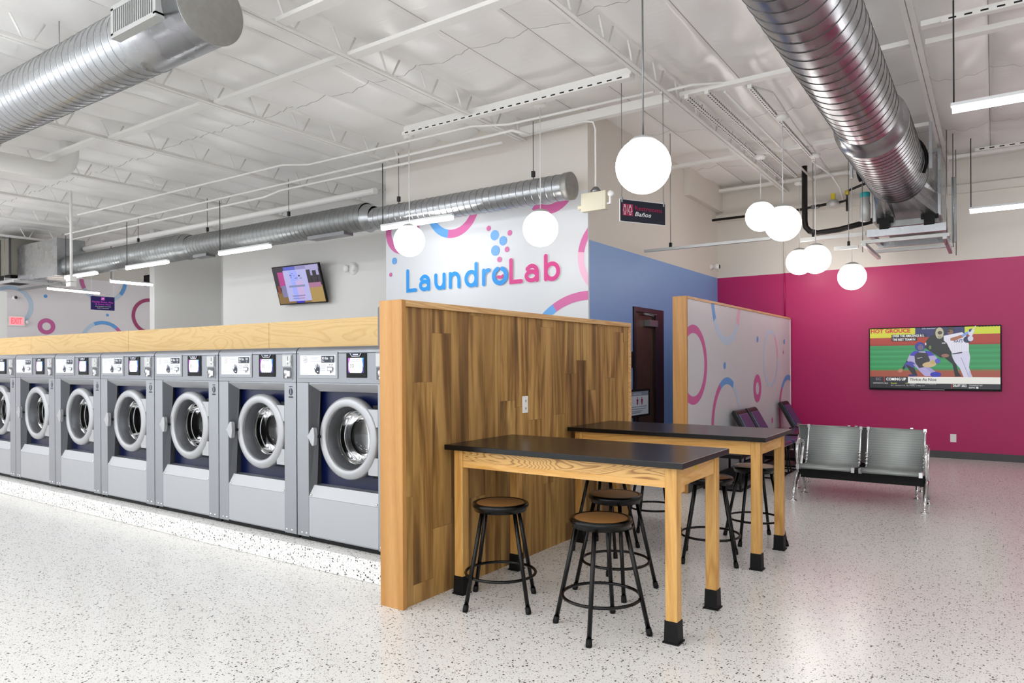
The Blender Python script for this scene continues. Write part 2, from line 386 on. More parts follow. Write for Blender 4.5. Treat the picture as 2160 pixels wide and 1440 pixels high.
# magenta wall with white band above; base board
wm = struct(MB().box(XB-.2, XR+.2, YM, YM+.2, 0, 2.945), 'wall_back', M['magenta'])
struct(MB().box(XB-.2, XR+.2, YM, YM+.2, 2.945, 5.2), 'wall_back_upper', M['warmwall'])
struct(MB().box(XB, XR, YM-.07, YM, 3.93, 4.05), 'trim_1', M['warmwall'])
struct(MB().box(-2.80, XR, YM-.012, YM, 0, .105), 'baseboard_back', M['base'])
struct(MB().box(XB-.2, XB, YL+.0, 8.80, 0, 2.945).box(XB-.2, XB, 9.86, YM, 0, 2.945).box(XB-.2, XB, 8.80, 9.86, 2.22, 2.945), 'wall_restroom', M['blue'])
struct(MB().box(XB-.2, XB, YL+.0, YM, 2.945, 5.2), 'wall_restroom_upper', M['warmwall'])
struct(MB().box(XB-.2, XB+.1, 10.75, YM, 4.1, 5.2), 'trim_2', M['warmwall'])
wl = struct(MB().box(-7.43, XB-.001, YL-.03, YL+.2, 0, 3.55), 'wall_logo', M['muralwhite'])
struct(MB().box(-7.43, XB-.001, YL-.03, YL+.2, 3.55, 5.2), 'wall_logo_upper', M['warmwall'])
struct(MB().box(-13.9, -7.2, 9.1, 9.3, 0, 5.2), 'wall_screen', M['wallwhite'])
struct(MB().box(-7.43, -7.23, YL+.2, 9.1, 0, 5.2), 'wall_return', M['wallwhite'])
struct(MB().box(-16.2, -13.9, 10.3, 10.5, 0, 5.2).box(-14.1, -13.9, 9.3, 10.3, 0, 5.2), 'wall_alcove', M['wallwhite'])
struct(MB().box(-16.02, -15.82, 8.62, 10.3, 0, 5.2), 'wall_alcove_side', M['wallwhite'])
ml = struct(MB().box(XL-.2, XL, YF, 8.0-2.85+0.0, 0, 3.75).box(XL-.2, XL, 5.15, 7.02, 2.21, 3.75).box(XL-.2, XL, 7.02, 13, 0, 3.75), 'wall_left', M['muralpink'])
mlt = ml
struct(MB().box(XL-.2, XL, YF, 13, 3.75, 5.2), 'wall_left_upper', M['warmwall'])
struct(MB().box(XL, -16.0, 12.6, 12.8, 0, 5.2), 'wall_far', M['wallwhite'])
struct(MB().box(XR, XR+.2, YF, YM, 0, 5.2), 'wall_right', M['wallwhite'])
struct(MB().box(-17.6, -17.4, 4.6, 6.28, 0, 3.03), 'wall_low', M['wallwhite'])

# magenta drop behind door
def door(name, xw, y0, y1, zt, closer=True):
    jw = .30 if closer else .07
    fr = MB().box(xw-.16, xw+.012, y0, y0+.07, 0, zt).box(xw-.16, xw+.012, y1-jw, y1, 0, zt).box(xw-.16, xw+.012, y0+.07, y1-jw, zt-.06, zt)
    f = struct(fr, name, M['frame'])
    struct(MB().box(xw-.07, xw-.025, y0+.07, y1-jw, .01, zt-.06), 'door_leaf', M['doorwood'], f)
    if closer:
        struct(MB().box(xw-.025, xw+.05, y1-.60, y1-.30, zt-.25, zt-.16).tube([(xw+.02, y1-.42, zt-.16), (xw+.09, y1-.55, zt-.11), (xw+.02, y1-.72, zt-.09)], .009, 8).tube([(xw+.02, y1-.3, zt-.08), (xw+.02, y1-.74, zt-.08)], .012, 8), 'door_closer', M['wire'], f)
    return f
door('door_1', XB, 8.82, 9.86, 2.215)
door('door_2', XL, 5.15, 7.02, 2.21, False)

# mural paint
pa = Paint((0, YL-.03, 0), (1, 0, 0), (0, 0, 1), (0, -1, 0))
cl = (-7.43, .5, -4.049, 3.548)
pk, bl, pb, pp, cr = M['ringpink'], M['ringblue'], M['ringpale'], M['ringpink2'], M['ringcrim']
pa.ring((-6.16, 3.66), .475, .36, [(0, 256, pk)][:0]+[(190, 259, bl), (259, 360, pk), (0, 190, pk)], cl)
pa.ring((-7.1, 3.38), .33, .22, [(0, 360, pk)], cl)
pa.ring((-4.6, 3.72), .40, .28, [(-130, 150, pk), (150, 230, pb)], cl)
pa.ring((-3.68, 2.735), .51, .425, [(90, 172, pk), (172, 270, pp)], cl)
pa.ring((-4.05, 1.35), .975, .865, [(60, 121, pk), (121, 180, bl)], cl)
for u, v, r, m in ((-5.539, 3.247, .036, pk), (-5.44, 3.144, .068, bl), (-5.196, 3.149, .038, pk), (-5.304, 3.058, .062, bl), (-5.241, 2.938, .037, pk), (-5.429, 2.941, .07, bl), (-5.362, 2.817, .037, pk), (-7.257, 2.96, .05, bl), (-7.334, 2.764, .03, pk)):
    pa.ell(u, v, r, r, m)
struct(pa.mb, 'painted_rings', None, wl)
# LaundroLab lettering: rounded strokes
def arcp(cx, cy, rx, ry, a0, a1, n=18): return [(cx+rx*cos(radians(a0+(a1-a0)*i/n)), cy+ry*sin(radians(a0+(a1-a0)*i/n))) for i in range(n+1)]
def word(P_, wd, hal):
    lb, lp = M['logoblue'], M['logopink']
    def S(pts, m, extra=0): P_.stroke(pts, wd+extra, m)
    z0 = 2.507; xh = 2.69; c = 2.79; h = wd/2
    def let(k, x0, x1, m, e=0):
        a, b = x0+.027, x1-.027
        mx, mz = (a+b)/2, (z0+xh)/2
        if k == 'L': S([(a, c), (a, z0), (b, z0)], m, e)
        elif k == 'a':
            S([(a+.01, xh-.035)]+arcp(mx, xh-.085, (b-a)/2, .085, 140, 0, 12)+[(b, z0)], m, e)
            S(arcp(mx-.004, z0+.056, (b-a)/2, .056, 0, 360, 26), m, e)
        elif k == 'u': S([(a, xh)]+arcp(mx, z0+.09, (b-a)/2, .09, 180, 360)+[(b, xh)], m, e); S([(b, xh), (b, z0)], m, e)
        elif k == 'n': S([(a, z0), (a, xh)], m, e); S([(a, z0+.08)]+arcp(mx, xh-.095, (b-a)/2, .095, 180, 0)+[(b, z0)], m, e)
        elif k == 'd': S(arcp(mx, mz, (b-a)/2, (xh-z0)/2, 0, 360, 30), m, e); S([(b, c), (b, z0)], m, e)
        elif k == 'b': S(arcp(mx, mz, (b-a)/2, (xh-z0)/2+.004, 180, 540, 30), m, e); S([(a, c+.005), (a, z0)], m, e)
        elif k == 'r': S([(a, xh), (a, z0)], m, e); S([(a, z0+.03)]+arcp(b, xh-.09, b-a, .09, 180, 90, 8), m, e)
    for k, x0, x1, m in (('L', -7.015, -6.808, lb), ('a', -6.765, -6.56, lb), ('u', -6.482, -6.278, lb), ('n', -6.219, -6.013, lb), ('d', -5.942, -5.716, lb), ('r', -5.643, -5.506, lb), ('L', -5.199, -4.989, lp), ('a', -4.956, -4.744, lp), ('b', -4.668, -4.433, lp)):
        if hal: let(k, x0, x1, M['signwhite'], .014)
        else: let(k, x0, x1, m)
    cx, cz = -5.35, 2.603
    if not hal:
        P_.stroke(arcp(cx, cz, .10, .096, 112, 428, 36), wd+.004, lb)
        P_.poly(arcp(cx, cz+.012, .062, .055, 180, 360, 16)[1:-1]+[(cx+.055, cz+.02), (cx+.02, cz-.002), (cx-.02, cz+.006), (cx-.055, cz-.006)], lp)
for hal in (True, False):
    p = Paint((0, YL-.034 if hal else YL-.042, 0), (1, 0, 0), (0, 0, 1), (0, -1, 0), step=.0003)
    word(p, .056, hal); struct(p.mb, 'logo_outline' if hal else 'logo_lettering', None, wl)
# mural on the far left wall
pa = Paint((XL, 0, 0), (0, 1, 0), (0, 0, 1), (1, 0, 0), step=.001, start=.004)
pa.ring((8.09, 2.45), .205, .10, [(0, 360, pk)])
pa.ell(8.07, 3.22, .045, .045, bl); pa.ell(9.59, 2.82, .04, .04, bl)
cl = (0, 0, 14, 3.74)
pa.ring((7.3, 2.93), .49, .40, [(-60, 125, pb), (125, 160, pk)], cl)
pa.ring((9.47, 2.08), .575, .48, [(0, 48, pk), (48, 115, bl), (115, 180, pb)], cl)
pa.ring((10.75, 2.85), .51, .41, [(0, 360, cr)], cl)
pa.ring((9.5, 3.77), .62, .52, [(180, 208, pk), (208, 320, pb), (320, 360, bl)], cl)
struct(pa.mb, 'painted_rings', None, ml)

# ------------------------------------------------------------------ ceiling: sagging insulation film
JX = [-.57, -2.87, -4.97, -7.07, -9.25, -11.4, -13.6, -15.8, -18.0, 1.6]
M['filmseam'] = P('film_seam', '#a9a6a2', .5)
def build_ceiling():
    mb = MB(M['insul'], M['filmseam']); bm = mb.bm; js = sorted(JX); js = [XL]+js+[XR]
    xs = []; rnd = random.Random(3)     # (x, fraction in strip, strip id, seam?)
    sid = 0
    for a, b in zip(js, js[1:]):
        n = max(1, round((b-a)/.62)); w = (b-a)/n
        for k in range(n):
            x0 = a+k*w; sid += 1
            for f in (0., .035, .08, .15, .25, .38, .5, .62, .75, .85, .92, .965): xs.append((x0+w*f, f, sid, False))
            xs.append((x0+w-.010, 1., sid, k < n-1))
    xs.append((XR, 1., sid, False))
    ph = {s: (rnd.random()*6, .7+.6*rnd.random()) for s in range(sid+2)}
    ys = []; y = YF
    while y < YM+.05: ys.append(y); y += .085
    ys = sorted(ys+[q for c in (1.3, 3.2, 5.5, 9.0, 11.0) for q in (c, c+.009)]); cross = {1.3, 3.2, 5.5, 9.0, 11.0}
    def h(x, y, f, s):
        p0, am = ph[s]
        e = (sin(pi*min(1, max(0, f))))**.62
        sag = .062*am*e*(.65+.35*sin(pi*((y-.4)/2.3 % 1.)))
        sag += .016*sin(3.1*y+p0)*e+.007*sin(8*y+2*p0+7*f)*e
        for c in cross:
            d = abs(y-c)
            if d < .35: sag += (1-d/.35)**2*(.012*sin(31*x+p0)+.010*sin(55*x+2*p0))*e-.016*(1-d/.35)*e
        return ZC-sag
    g = [[bm.verts.new((x, y, h(x, y, f, s))) for y in ys] for x, f, s, sm in xs]
    for i in range(len(xs)-1):
        for j in range(len(ys)-1):
            fc = bm.faces.new((g[i][j], g[i][j+1], g[i+1][j+1], g[i+1][j])); fc.smooth = True
            if xs[i][3] or ys[j] in cross: fc.material_index = 1
    return struct(mb, 'ceiling', None)
build_ceiling()
struct(MB().box(XL-.2, XR+.2, YF, YM+3, 5.2, 5.3), 'ceiling_deck', M['steelwhite'])

# open web joists
W = M['steelwhite']
def joist():
    t = thing('roof_joist', 'x', 'joist', (0, 0, 4.3), 'white open web joists under the ceiling')
    return t
JLAB = ['white open web joist crossing just above the duct over the metal bench', 'white open web joist above the largest hanging globe', 'white open web joist passing right of the near duct end cap',
        'white open web joist crossing above the near duct grille', 'white open web joist right of the round white vent elbow', 'white open web joist left of the round white vent elbow',
        'white open web joist in the far left of the ceiling', 'white open web joist nearest the boxed duct unit at far left', 'farthest white open web joist over the painted far left wall', 'white open web joist beyond the top right corner, over the right tube lamps']
def vmesh():
    mb = MB(); mb.tube([(0, -.11, .21), (0, 0, 0), (0, .055, 0), (0, .165, .21)], .011, 6); return mb
web_me = None
for i, x in enumerate(JX):
    y1 = YM if i < 2 or i == 9 else (9.0 if i > 4 else YL-.05)
    if i in (2, 3, 4): y1 = 7.9 if i < 3 else 9.05
    y0 = 0.
    t = thing('roof_joist', JLAB[i], 'joist', (x, 0, 4.3), 'white open web joists under the ceiling')
    mb = MB()
    for s in (-1, 1): mb.box(x+s*.006, x+s*.045, y0, y1, 4.3, 4.308).box(x+s*.006, x+s*.012, y0, y1, 4.308, 4.345)
    mb.build('bottom_chord', W, t)
    k = 0; y = .9
    while y < y1-.2:
        if web_me is None:
            o = vmesh().build('web_member', W); web_me = o.data; o.parent = t
        else:
            o = bpy.data.objects.new('web_member', web_me); COL.objects.link(o); o.parent = t
        o.location = (0, y, .02); y += .597; k += 1
def beam(name, label, cat, x0, x1, y0, y1, z0, z1, mat=W, group=None, slots=False):
    mb = MB(); mb.box(x0, x1, y0, y1, z0, z1)
    o = mb.build(name, mat, None, ((x0+x1)/2, (y0+y1)/2, z0))
    tag(o, label, cat, group)
    return o
G = 'white bridging beams across the joists'
js = sorted(JX)
# staggered purlins, one bay each
PUR = [(-4.97, -2.87, 4.57, 'white flat bridging beam in the bay left of the largest globe'), (-7.07, -4.97, 4.55, 'white flat bridging beam between the near duct end and the middle joist'),
       (-9.25, -7.07, 4.49, 'white flat bridging beam ending above the round vent elbow'), (-11.4, -9.25, 4.40, 'white flat bridging beam left of the round vent elbow'),
       (-4.97, -2.87, 3.78, 'white flat bridging beam at the top edge right of the near duct end cap'), (-13.6, -11.4, 4.35, 'white flat bridging beam at the far left edge of the ceiling')]
for a, b, y, lab in PUR: beam('bridging_beam', lab, 'beam', a+.03, b-.03, y-.055, y+.055, 4.31, 4.345, W, G)
for lab, a, b, y, z in (('white beam above the first duct lamp, holding the globe over the painted logo', -6.0, -2.95, 6.45, 4.28), ('white beam running along the wall top above the painted logo', -4.85, -2.9, 7.3, 4.28), ('white beam at the top right crossing above the upper right tube lamp', -.5, 3.5, 6.9, 4.28),
    ('second white beam at top right, just behind the slotted one', -.5, 3.5, 7.36, 4.3), ('white beam crossing behind the large round duct to the right joist', -2.8, -.6, 7.35, 4.33), ('white beam across the ceiling above the blue wall and gas pipe', -4.0, -.6, 10.1, 4.36), ('white beam close to the upper wall above the metal duct box', XB, 3.5, 12.2, 4.42)):
    beam('ceiling_beam', lab, 'beam', a, b, y-.045, y+.045, z, z+(.1 if 'painted logo' in lab else .045))
# long conduit runs and pipes
def pipe(name, label, cat, pts, r, mat=W, group=None, seg=10):
    o = MB().tube(pts, r, seg).build(name, mat, None, pts[0]); return tag(o, label, cat, group)
def bend(p, q, r=.12):
    return [p, q]
pipe('conduit', 'thin white conduit running along the ceiling above the long duct, upper of the pair', 'conduit', [(-16.2, 6.92, 4.22), (-9.7, 6.92, 4.22), (-4.75, 6.95, 4.24), (-4.6, 7.1, 4.2)], .017, W, 'white conduits above the long duct')
pipe('conduit', 'thin white conduit running along the ceiling above the long duct, lower of the pair', 'conduit', [(-16.2, 7.02, 4.12), (-9.6, 7.02, 4.12), (-9.3, 7.1, 4.2), (-5.0, 7.1, 4.18)], .017, W, 'white conduits above the long duct')
pipe('conduit', 'thin white conduit crossing the ceiling in front of the other pair over the washers', 'conduit', [(-14., 6.2, 4.24), (-8.2, 6.3, 4.24), (-7.9, 6.5, 4.24), (-5.1, 6.6, 4.26), (-4.7, 6.8, 4.26), (-2.9, 6.85, 4.26)], .014, W, 'white conduits above the long duct')
pipe('sprinkler_pipe', 'thick white sprinkler pipe running above the long spiral duct', 'pipe', [(-16.3, 7.35, 3.98), (-7.45, 7.35, 3.98)], .05, W)
pipe('conduit', 'white conduit dropping down from the ceiling to the beige emergency lamp box', 'conduit', [(-4.6, 7.25, 4.27), (-3.93, 7.25, 4.27), (-3.82, 7.25, 4.24), (-3.79, 7.25, 4.15), (-3.79, 7.25, 3.47)], .011, W)
pipe('conduit', 'curved white conduit looping under the joist right of the largest globe', 'conduit', [(-2.9, 7.0, 4.3), (-2.6, 7.15, 4.36), (-2.2, 7.4, 4.38), (-1.95, 7.8, 4.34), (-2.0, 9.0, 4.34), (-2.05, 11.5, 4.34)], .014, W)
pipe('conduit', 'white conduit running straight back between the globes and the large duct', 'conduit', [(-2.35, 7.45, 4.33), (-2.35, 11.9, 4.33)], .014, W)
pipe('conduit', 'white conduit slanting down to the gas regulator on the upper wall', 'conduit', [(-2.15, 10.8, 4.34), (-2.0, 11.4, 4.25), (-1.96, 11.85, 4.15), (-1.96, 12.15, 4.0)], .013, W)
for lab, x, y0, y1 in (('dotted slotted strut left of the cluster of small globes', -2.72, 7.3, 11.6), ('dotted slotted strut directly above the cluster of small globes', -2.5, 7.3, 11.4), ('dotted slotted strut near the large duct over the small globes', -2.08, 7.4, 10.6)):
    mb = MB(W, M['dark']); mb.box(x-.021, x+.021, y0, y1, 4.29, 4.33, W)
    y = y0+.05
    while y < y1-.05: mb.box(x+.0211, x+.0215, y, y+.03, 4.302, 4.318, M['dark']); mb.box(x-.007, x+.007, y, y+.03, 4.2895, 4.29, M['dark']); y += .06
    tag(mb.build('slotted_strut', None, None, (x, (y0+y1)/2, 4.24)), lab, 'strut', 'slotted struts under the ceiling')
# beam strips with slots
for lab, a, b, y in (('slotted white strut under the beam above the painted logo', -6.0, -2.95, 6.39), ('slotted white strut under the beam at top right', -.35, 3.4, 6.85), ('slotted white strut by the wall above the lower right tube lamp', -.2, 3.4, 11.3)):
    mb = MB(W, M['dark']); mb.box(a, b, y-.02, y+.02, 4.262, 4.303, W); x = a+.05
    while x < b-.1: mb.box(x, x+.055, y-.0205, y-.02, 4.275, 4.289, M['dark']); x += .11
    tag(mb.build('slotted_strut', None, None, ((a+b)/2, y, 4.2)), lab, 'strut', 'slotted struts under the ceiling')

# ------------------------------------------------------------------ spiral ducts
def spiral(t, name, axis, o, r, a, b, pitch=.115, mat=None, seg=64, smooth_to=None):
    prof = []; h = a
    prof.append((r, a))
    n = int((b-a)/pitch); prof.append((r, a+.004))
    for i in range(1, n):
        h = a+i*(b-a)/n; prof += [(r, h-.010), (r, h-.006), (r+.0025, h-.004), (r+.003, h), (r+.0025, h+.004), (r, h+.006), (r, h+.010)]
    prof.append((r, b))
    mb = MB(); mb.lathe(prof, axis, o, seg)
    ob = mb.build(name, mat or M['galv'], t)
    # dark lock seams
    mb = MB()
    for i in range(1, n):
        h = a+i*(b-a)/n; mb.lathe([(r+.0006, h-.0075), (r+.0034, h-.0045), (r+.0038, h+.0005)], axis, o, seg)
    mb.build('lock_seams', M['seam'], t)
    return ob
# near left duct
yL, zL, rL, cL = 2.925, 4.0, .251, -4.6
t = thing('spiral_duct', 'large near spiral duct at top left with a grille and a closed round end', 'duct', (cL, yL, zL-rL))
spiral(t, 'duct_pipe', 'x', (0, yL, zL), rL, -13., cL-.85, .105)
MB().lathe([(rL, cL-.85), (rL+.008, cL-.845), (rL+.008, cL-.83), (rL+.001, cL-.825), (rL+.001, cL-.8), (rL+.002, cL-.01), (rL+.012, cL-.008), (rL+.012, cL)], 'x', (0, yL, zL), 64).build('duct_collar', M['galv'], t)
MB().lathe([(rL+.012, cL), (rL, cL+.004), (0, cL+.004)], 'x', (0, yL, zL), 64).build('end_cap', M['capm'], t)
g = MB(M['silverpaint'], M['dark']); gx0, gx1 = -5.42, -4.80; yg = yL-rL-.035
a0 = radians(205); 
def gp(x, s, d):   # grille plane tilted to face down toward the aisle
    ang = radians(180); c = Vector((x, yL+(rL+.03)*cos(ang), zL+(rL+.03)*sin(ang))); tv = Vector((0, -sin(ang), cos(ang))); nv = Vector((0, cos(ang), sin(ang)))
    return c+tv*s+nv*d
def gbox(g, x0, x1, s0, s1, d0, d1, m): g.hexa([gp(x0, s0, d0), gp(x1, s0, d0), gp(x1, s1, d0), gp(x0, s1, d0), gp(x0, s0, d1), gp(x1, s0, d1), gp(x1, s1, d1), gp(x0, s1, d1)], m)
hs = .10
gbox(g, gx0+.02, gx1-.02, -hs+.02, hs-.02, -.05, -.02, M['dark'])
for x0, x1, s0, s1 in ((gx0, gx1, -hs-.02, -hs+.015), (gx0, gx1, hs-.015, hs+.02), (gx0, gx0+.035, -hs, hs), (gx1-.035, gx1, -hs, hs)): gbox(g, x0, x1, s0, s1, -.06, .012, M['silverpaint'])
n = 19
for i in range(n):
    x = gx0+.045+(gx1-gx0-.09)*i/(n-1); gbox(g, x-.0045, x+.0045, -hs, hs, -.02, .006, M['silverpaint'])
g.build('grille', None, t)
MB().tube([(-6.95, yL, zL+rL), (-6.95, yL, 4.6)], .004, 6).build('hanger_wire', M['wire'], t)
MB().box(-6.98, -6.92, yL-.02, yL+.02, zL+rL-.01, zL+rL+.07).build('hanger_clip', M['wire'], t)
# middle duct along the back walls
yD = 7.1
t = thing('spiral_duct', 'long spiral duct running along the back walls above the painted logo', 'duct', (-10, yD, 3.3))
for a, b, r, z, mt in ((-16.35, -11.9, .225, 3.57, M['galvd']), (-11.75, -7.35, .192, 3.55, M['galvd']), (-7.2, -4.10, .152, 3.50, M['galv'])):
    spiral(t, 'duct_pipe', 'x', (0, yD, z), r, a, b, .10, mt, 48)
MB().lathe([(.225, -11.9), (.232, -11.88), (.192, -11.75)], 'x', (0, yD, 3.56), 48).build('duct_reducer', M['galvd'], t)
MB().lathe([(.192, -7.35), (.2, -7.33), (.152, -7.2)], 'x', (0, yD, 3.525), 48).build('duct_reducer', M['galv'], t)
MB().lathe([(.152, -4.10), (.16, -4.095), (.16, -4.02), (.15, -4.015), (0, -4.015)], 'x', (0, yD, 3.50), 48).build('end_cap', M['capm'], t)
for a, b in ((-8.55, -7.75), (-11.6, -11.2)): MB().box(a, b, yD-.09, yD+.09, 3.33, 3.38).build('grille', M['wire'], t)
for x, r, z in ((-4.55, .152, 3.5), (-6.75, .152, 3.5), (-9.1, .192, 3.55), (-11.3, .192, 3.55), (-13.6, .225, 3.57)):
    MB().tube([(x, yD, z+r), (x, yD, 4.35)], .004, 6).box(x-.018, x+.018, yD-.018, yD+.018, z+r+.03, z+r+.1).build('hanger_wire', M['blackcord'], t)
# plenum boxes at far left
tag(MB().box(-18.3, -16.35, 6.82, 7.38, 3.36, 4.16).build('duct_plenum', M['galv'], None, (-17.3, yD, 3.36)), 'square galvanised duct box joining the far left end of the long duct', 'duct')
t = thing('air_handler', 'tan lined air handler box hanging at the far left edge', 'air handler', (-19.2, yD, 3.3))
MB().box(-19.95, -18.32, 6.7, 7.5, 3.52, 4.35).build('case', M['cleartape'], t)
MB().box(-19.95, -17.6, 6.55, 6.6, 3.30, 3.36).box(-19.95, -17.6, 7.45, 7.5, 3.30, 3.36).box(-18.3, -18.25, 6.55, 7.5, 3.36, 3.42).box(-17.7, -17.65, 6.5, 7.55, 3.27, 3.33).build('hanging_strut', M['silverpaint'], t)
MB().box(-18.94, -18.9, 6.66, 6.7, 3.52, 4.35).box(-18.36, -18.32, 6.66, 6.7, 3.52, 4.35).build('case_edge', M['seam'], t)
MB().box(-19.9, -18.5, 6.75, 7.45, 3.43, 3.52).build('filter_slot', M['dark'], t)
for x in (-18.35, -18.95): MB().tube([(x, 6.58, 3.3), (x, 6.58, 4.4)], .006, 6).build('threaded_rod', M['wire'], t)
# right duct along Y
xr, zr, rr_ = -1.03, 3.87, .302
t = thing('spiral_duct', 'largest shiny spiral duct at the top right feeding the metal box', 'duct', (xr, 8, zr-rr_))
spiral(t, 'duct_pipe', 'y', (xr, 0, zr), rr_, 2.6, 7.62, .165, M['galv'], 72)
MB().lathe([(rr_, 7.62), (rr_+.008, 7.63), (rr_+.01, 7.9), (.348, 7.97)], 'y', (xr, 0, zr), 72).build('duct_collar', M['galv'], t)
spiral(t, 'duct_pipe', 'y', (xr, 0, zr), .348, 7.97, 10.35, .12, M['galv'], 72)
MB().lathe([(.348, 10.35), (.352, 10.36), (.352, 10.4), (.3, 10.42)], 'y', (xr, 0, zr), 72).build('duct_lip', M['seam'], t)
a = arc3((xr, 9.75, zr), .375, radians(-25), radians(205), 24, 'xz')
mb = MB(); mb.tube(a, .02, 8, None, False, True); mb.build('black_strap', M['dark'], t)
MB().box(xr-.46, xr-.43, 9.72, 9.78, zr-.1, 4.5).box(xr+.40, xr+.43, 9.72, 9.78, zr-.12, 4.5).build('hanger_strap', M['galv'], t)
# unit at the end of it
t = thing('air_handler', 'metal air handler box with hanging strut frame at the end of the largest duct', 'air handler', (-.97, 11.3, 3.0))
zc = 3.70; b0 = [(-1.33, 10.75, 3.36), (-.6, 10.75, 3.36), (-.6, 10.75, 4.2), (-1.33, 10.75, 4.2)]
mb = MB(); n = 24; circ = [mb.bm.verts.new((xr+.3*cos(2*pi*k/n+pi/4), 10.4, zr+.3*sin(2*pi*k/n+pi/4))) for k in range(n)]
def sq(k):
    q = k/n*4; e = int(q) % 4; f = q-int(q); cs = [(-.6, 4.2), (-1.33, 4.2), (-1.33, 3.36), (-.6, 3.36)]; p0, p1 = cs[e], cs[(e+1) % 4]
    return (p0[0]+(p1[0]-p0[0])*f, 10.75, p0[1]+(p1[1]-p0[1])*f)
sqv = [mb.bm.verts.new(sq(k)) for k in range(n)]
for k in range(n): mb.face([circ[k], circ[(k+1) % n], sqv[(k+1) % n], sqv[k]])
mb.build('duct_transition', M['galv'], t)
MB().box(-1.37, -.56, 10.75, 11.95, 3.36, 4.25).build('case', M['galv'], t, bevel=.008)
MB().box(-1.26, -.6, 10.78, 11.9, 3.28, 3.36).build('bottom_panel', M['galvd'], t)
MB().box(-1.42, -.50, 10.62, 10.68, 3.14, 3.24).box(-1.42, -.50, 11.7, 11.76, 3.14, 3.24).box(-1.42, -1.36, 10.68, 11.7, 3.17, 3.23).box(-.56, -.50, 10.68, 11.7, 3.17, 3.23).build('drain_pan', M['galv'], t)
MB().box(-1.48, -.46, 10.50, 10.545, 3.04, 3.085).box(-1.48, -.46, 11.5, 11.545, 3.04, 3.085).box(-1.45, -1.405, 10.4, 11.9, 2.995, 3.04).box(-.53, -.485, 10.4, 11.9, 2.995, 3.04).build('strut_frame', M['silverpaint'], t)
for x in (-1.21, -.69): MB().box(x-.06, x+.06, 10.62, 10.74, 3.23, 3.335).box(x-.1, x+.1, 10.7, 10.74, 3.33, 3.38).build('vibration_mount', M['dark'], t)
for x, y in ((-.49, 10.52), (-.43, 10.75), (-1.46, 10.52), (-.43, 11.6)): MB().tube([(x, y, 2.93), (x, y, 4.4)], .006, 6).build('threaded_rod', M['wire'], t)
MB().box(-.45, -.40, 10.8, 10.84, 3.0, 3.85).build('angle_bracket', M['galvd'], t)
mb = MB(); mb.lathe([(0, 3.36), (.05, 3.37), (.068, 3.38), (.068, 3.6), (.06, 3.66), (.06, 3.76), (0, 3.78)], 'z', (-1.45, 10.68, 0), 20); mb.build('drain_trap', M['silverpaint'], t)
MB().lathe([(.061, 3.70), (.063, 3.705), (.063, 3.76), (.061, 3.765)], 'z', (-1.45, 10.68, 0), 20).build('pipe_label', M['teal'], t)
# struts, gas pipe, drain
def hung_strut(lab, a, b, r, rods):
    t = thing('steel_strut', lab, 'strut', a)
    MB().box(a[0], b[0], a[1]-r, a[1]+r, a[2]-r, a[2]+r).build('strut_channel', M['silverpaint'], t)
    for x in rods:
        o = MB().tube([(x, a[1], a[2]+r), (x, a[1], 4.56)], .005, 6).build('threaded_rod', M['wire'], t)
        MB().box(x-.015, x+.015, a[1]-.02, a[1]+.02, a[2]+r, a[2]+r+.06).build('rod_clip', M['dark'], o)
hung_strut('long thin steel strut hanging in front of the upper blue wall', (-4.0, 9.1, 3.0), (-2.3, 9.1, 3.0), .018, (-3.62,))
hung_strut('upper horizontal steel strut reaching left from the metal duct box', (-2.38, 11.1, 3.27), (-1.5, 11.1, 3.27), .026, (-2.2,))
hung_strut('lower horizontal steel strut reaching left from the metal duct box', (-1.80, 10.45, 3.0), (-1.5, 10.45, 3.0), .022, (-1.62,))
t = thing('gas_pipe', 'black iron gas pipe with regulator and yellow valve along the upper wall', 'pipe', (-4.0, 12.1, 3.95))
MB().tube([(XB, 12.1, 3.93), (-2.6, 12.1, 3.93), (-2.15, 12.0, 3.95)], .022, 8).tube([(-2.0, 12.0, 3.95), (-1.86, 11.9, 3.95), (-1.86, 11.9, 4.09), (-1.5, 11.7, 4.15)], .022, 8).tube([(-1.86, 11.9, 3.95), (-1.86, 11.9, 3.78)], .024, 8).build('pipe_run', M['iron'], t)
MB().lathe([(0, 3.88), (.05, 3.89), (.1, 3.92), (.1, 3.96), (.06, 4.0), (0, 4.01)], 'z', (-2.08, 12.0, 0), 20).build('regulator', M['silverpaint'], t)
MB().box(-2.11, -2.05, 11.97, 12.03, 4.0, 4.10).build('yellow_cap', M['brass'], t)
MB().lathe([(.03, 4.03), (.033, 4.04), (.033, 4.09), (.03, 4.1)], 'z', (-1.86, 11.9, 0), 12).build('yellow_fitting', M['brass'], t)
MB().tube([(-2.42, 12.06, 3.94), (-2.34, 12.06, 3.94), (-2.30, 12.05, 3.945)], .035, 8).build('pipe_coupling', M['wire'], t)
pipe('drain_pipe', 'thick black pipe dropping and bending right toward the metal duct box', 'pipe', [(-2.4, 11.5, 4.47), (-2.4, 11.5, 3.62), (-2.385, 11.5, 3.53), (-2.33, 11.5, 3.46), (-2.22, 11.5, 3.42), (-1.9, 11.45, 3.43), (-1.45, 11.4, 3.5)], .042, M['iron'], None, 14)
t = thing('vent_pipe', 'round white vent pipe with an elbow turning up through the ceiling', 'pipe', (-10.4, 4.6, 4.1))
MB().tube([(-10.6, 3.44, 4.1), (-10.6, 4.3, 4.1)]+[(-10.6, 4.3+.28*sin(a_), 4.1+.28*(1-cos(a_))) for a_ in [radians(k*10) for k in range(1, 10)]]+[(-10.6, 4.58, 4.6)], .12, 24).build('vent_elbow', W, t)

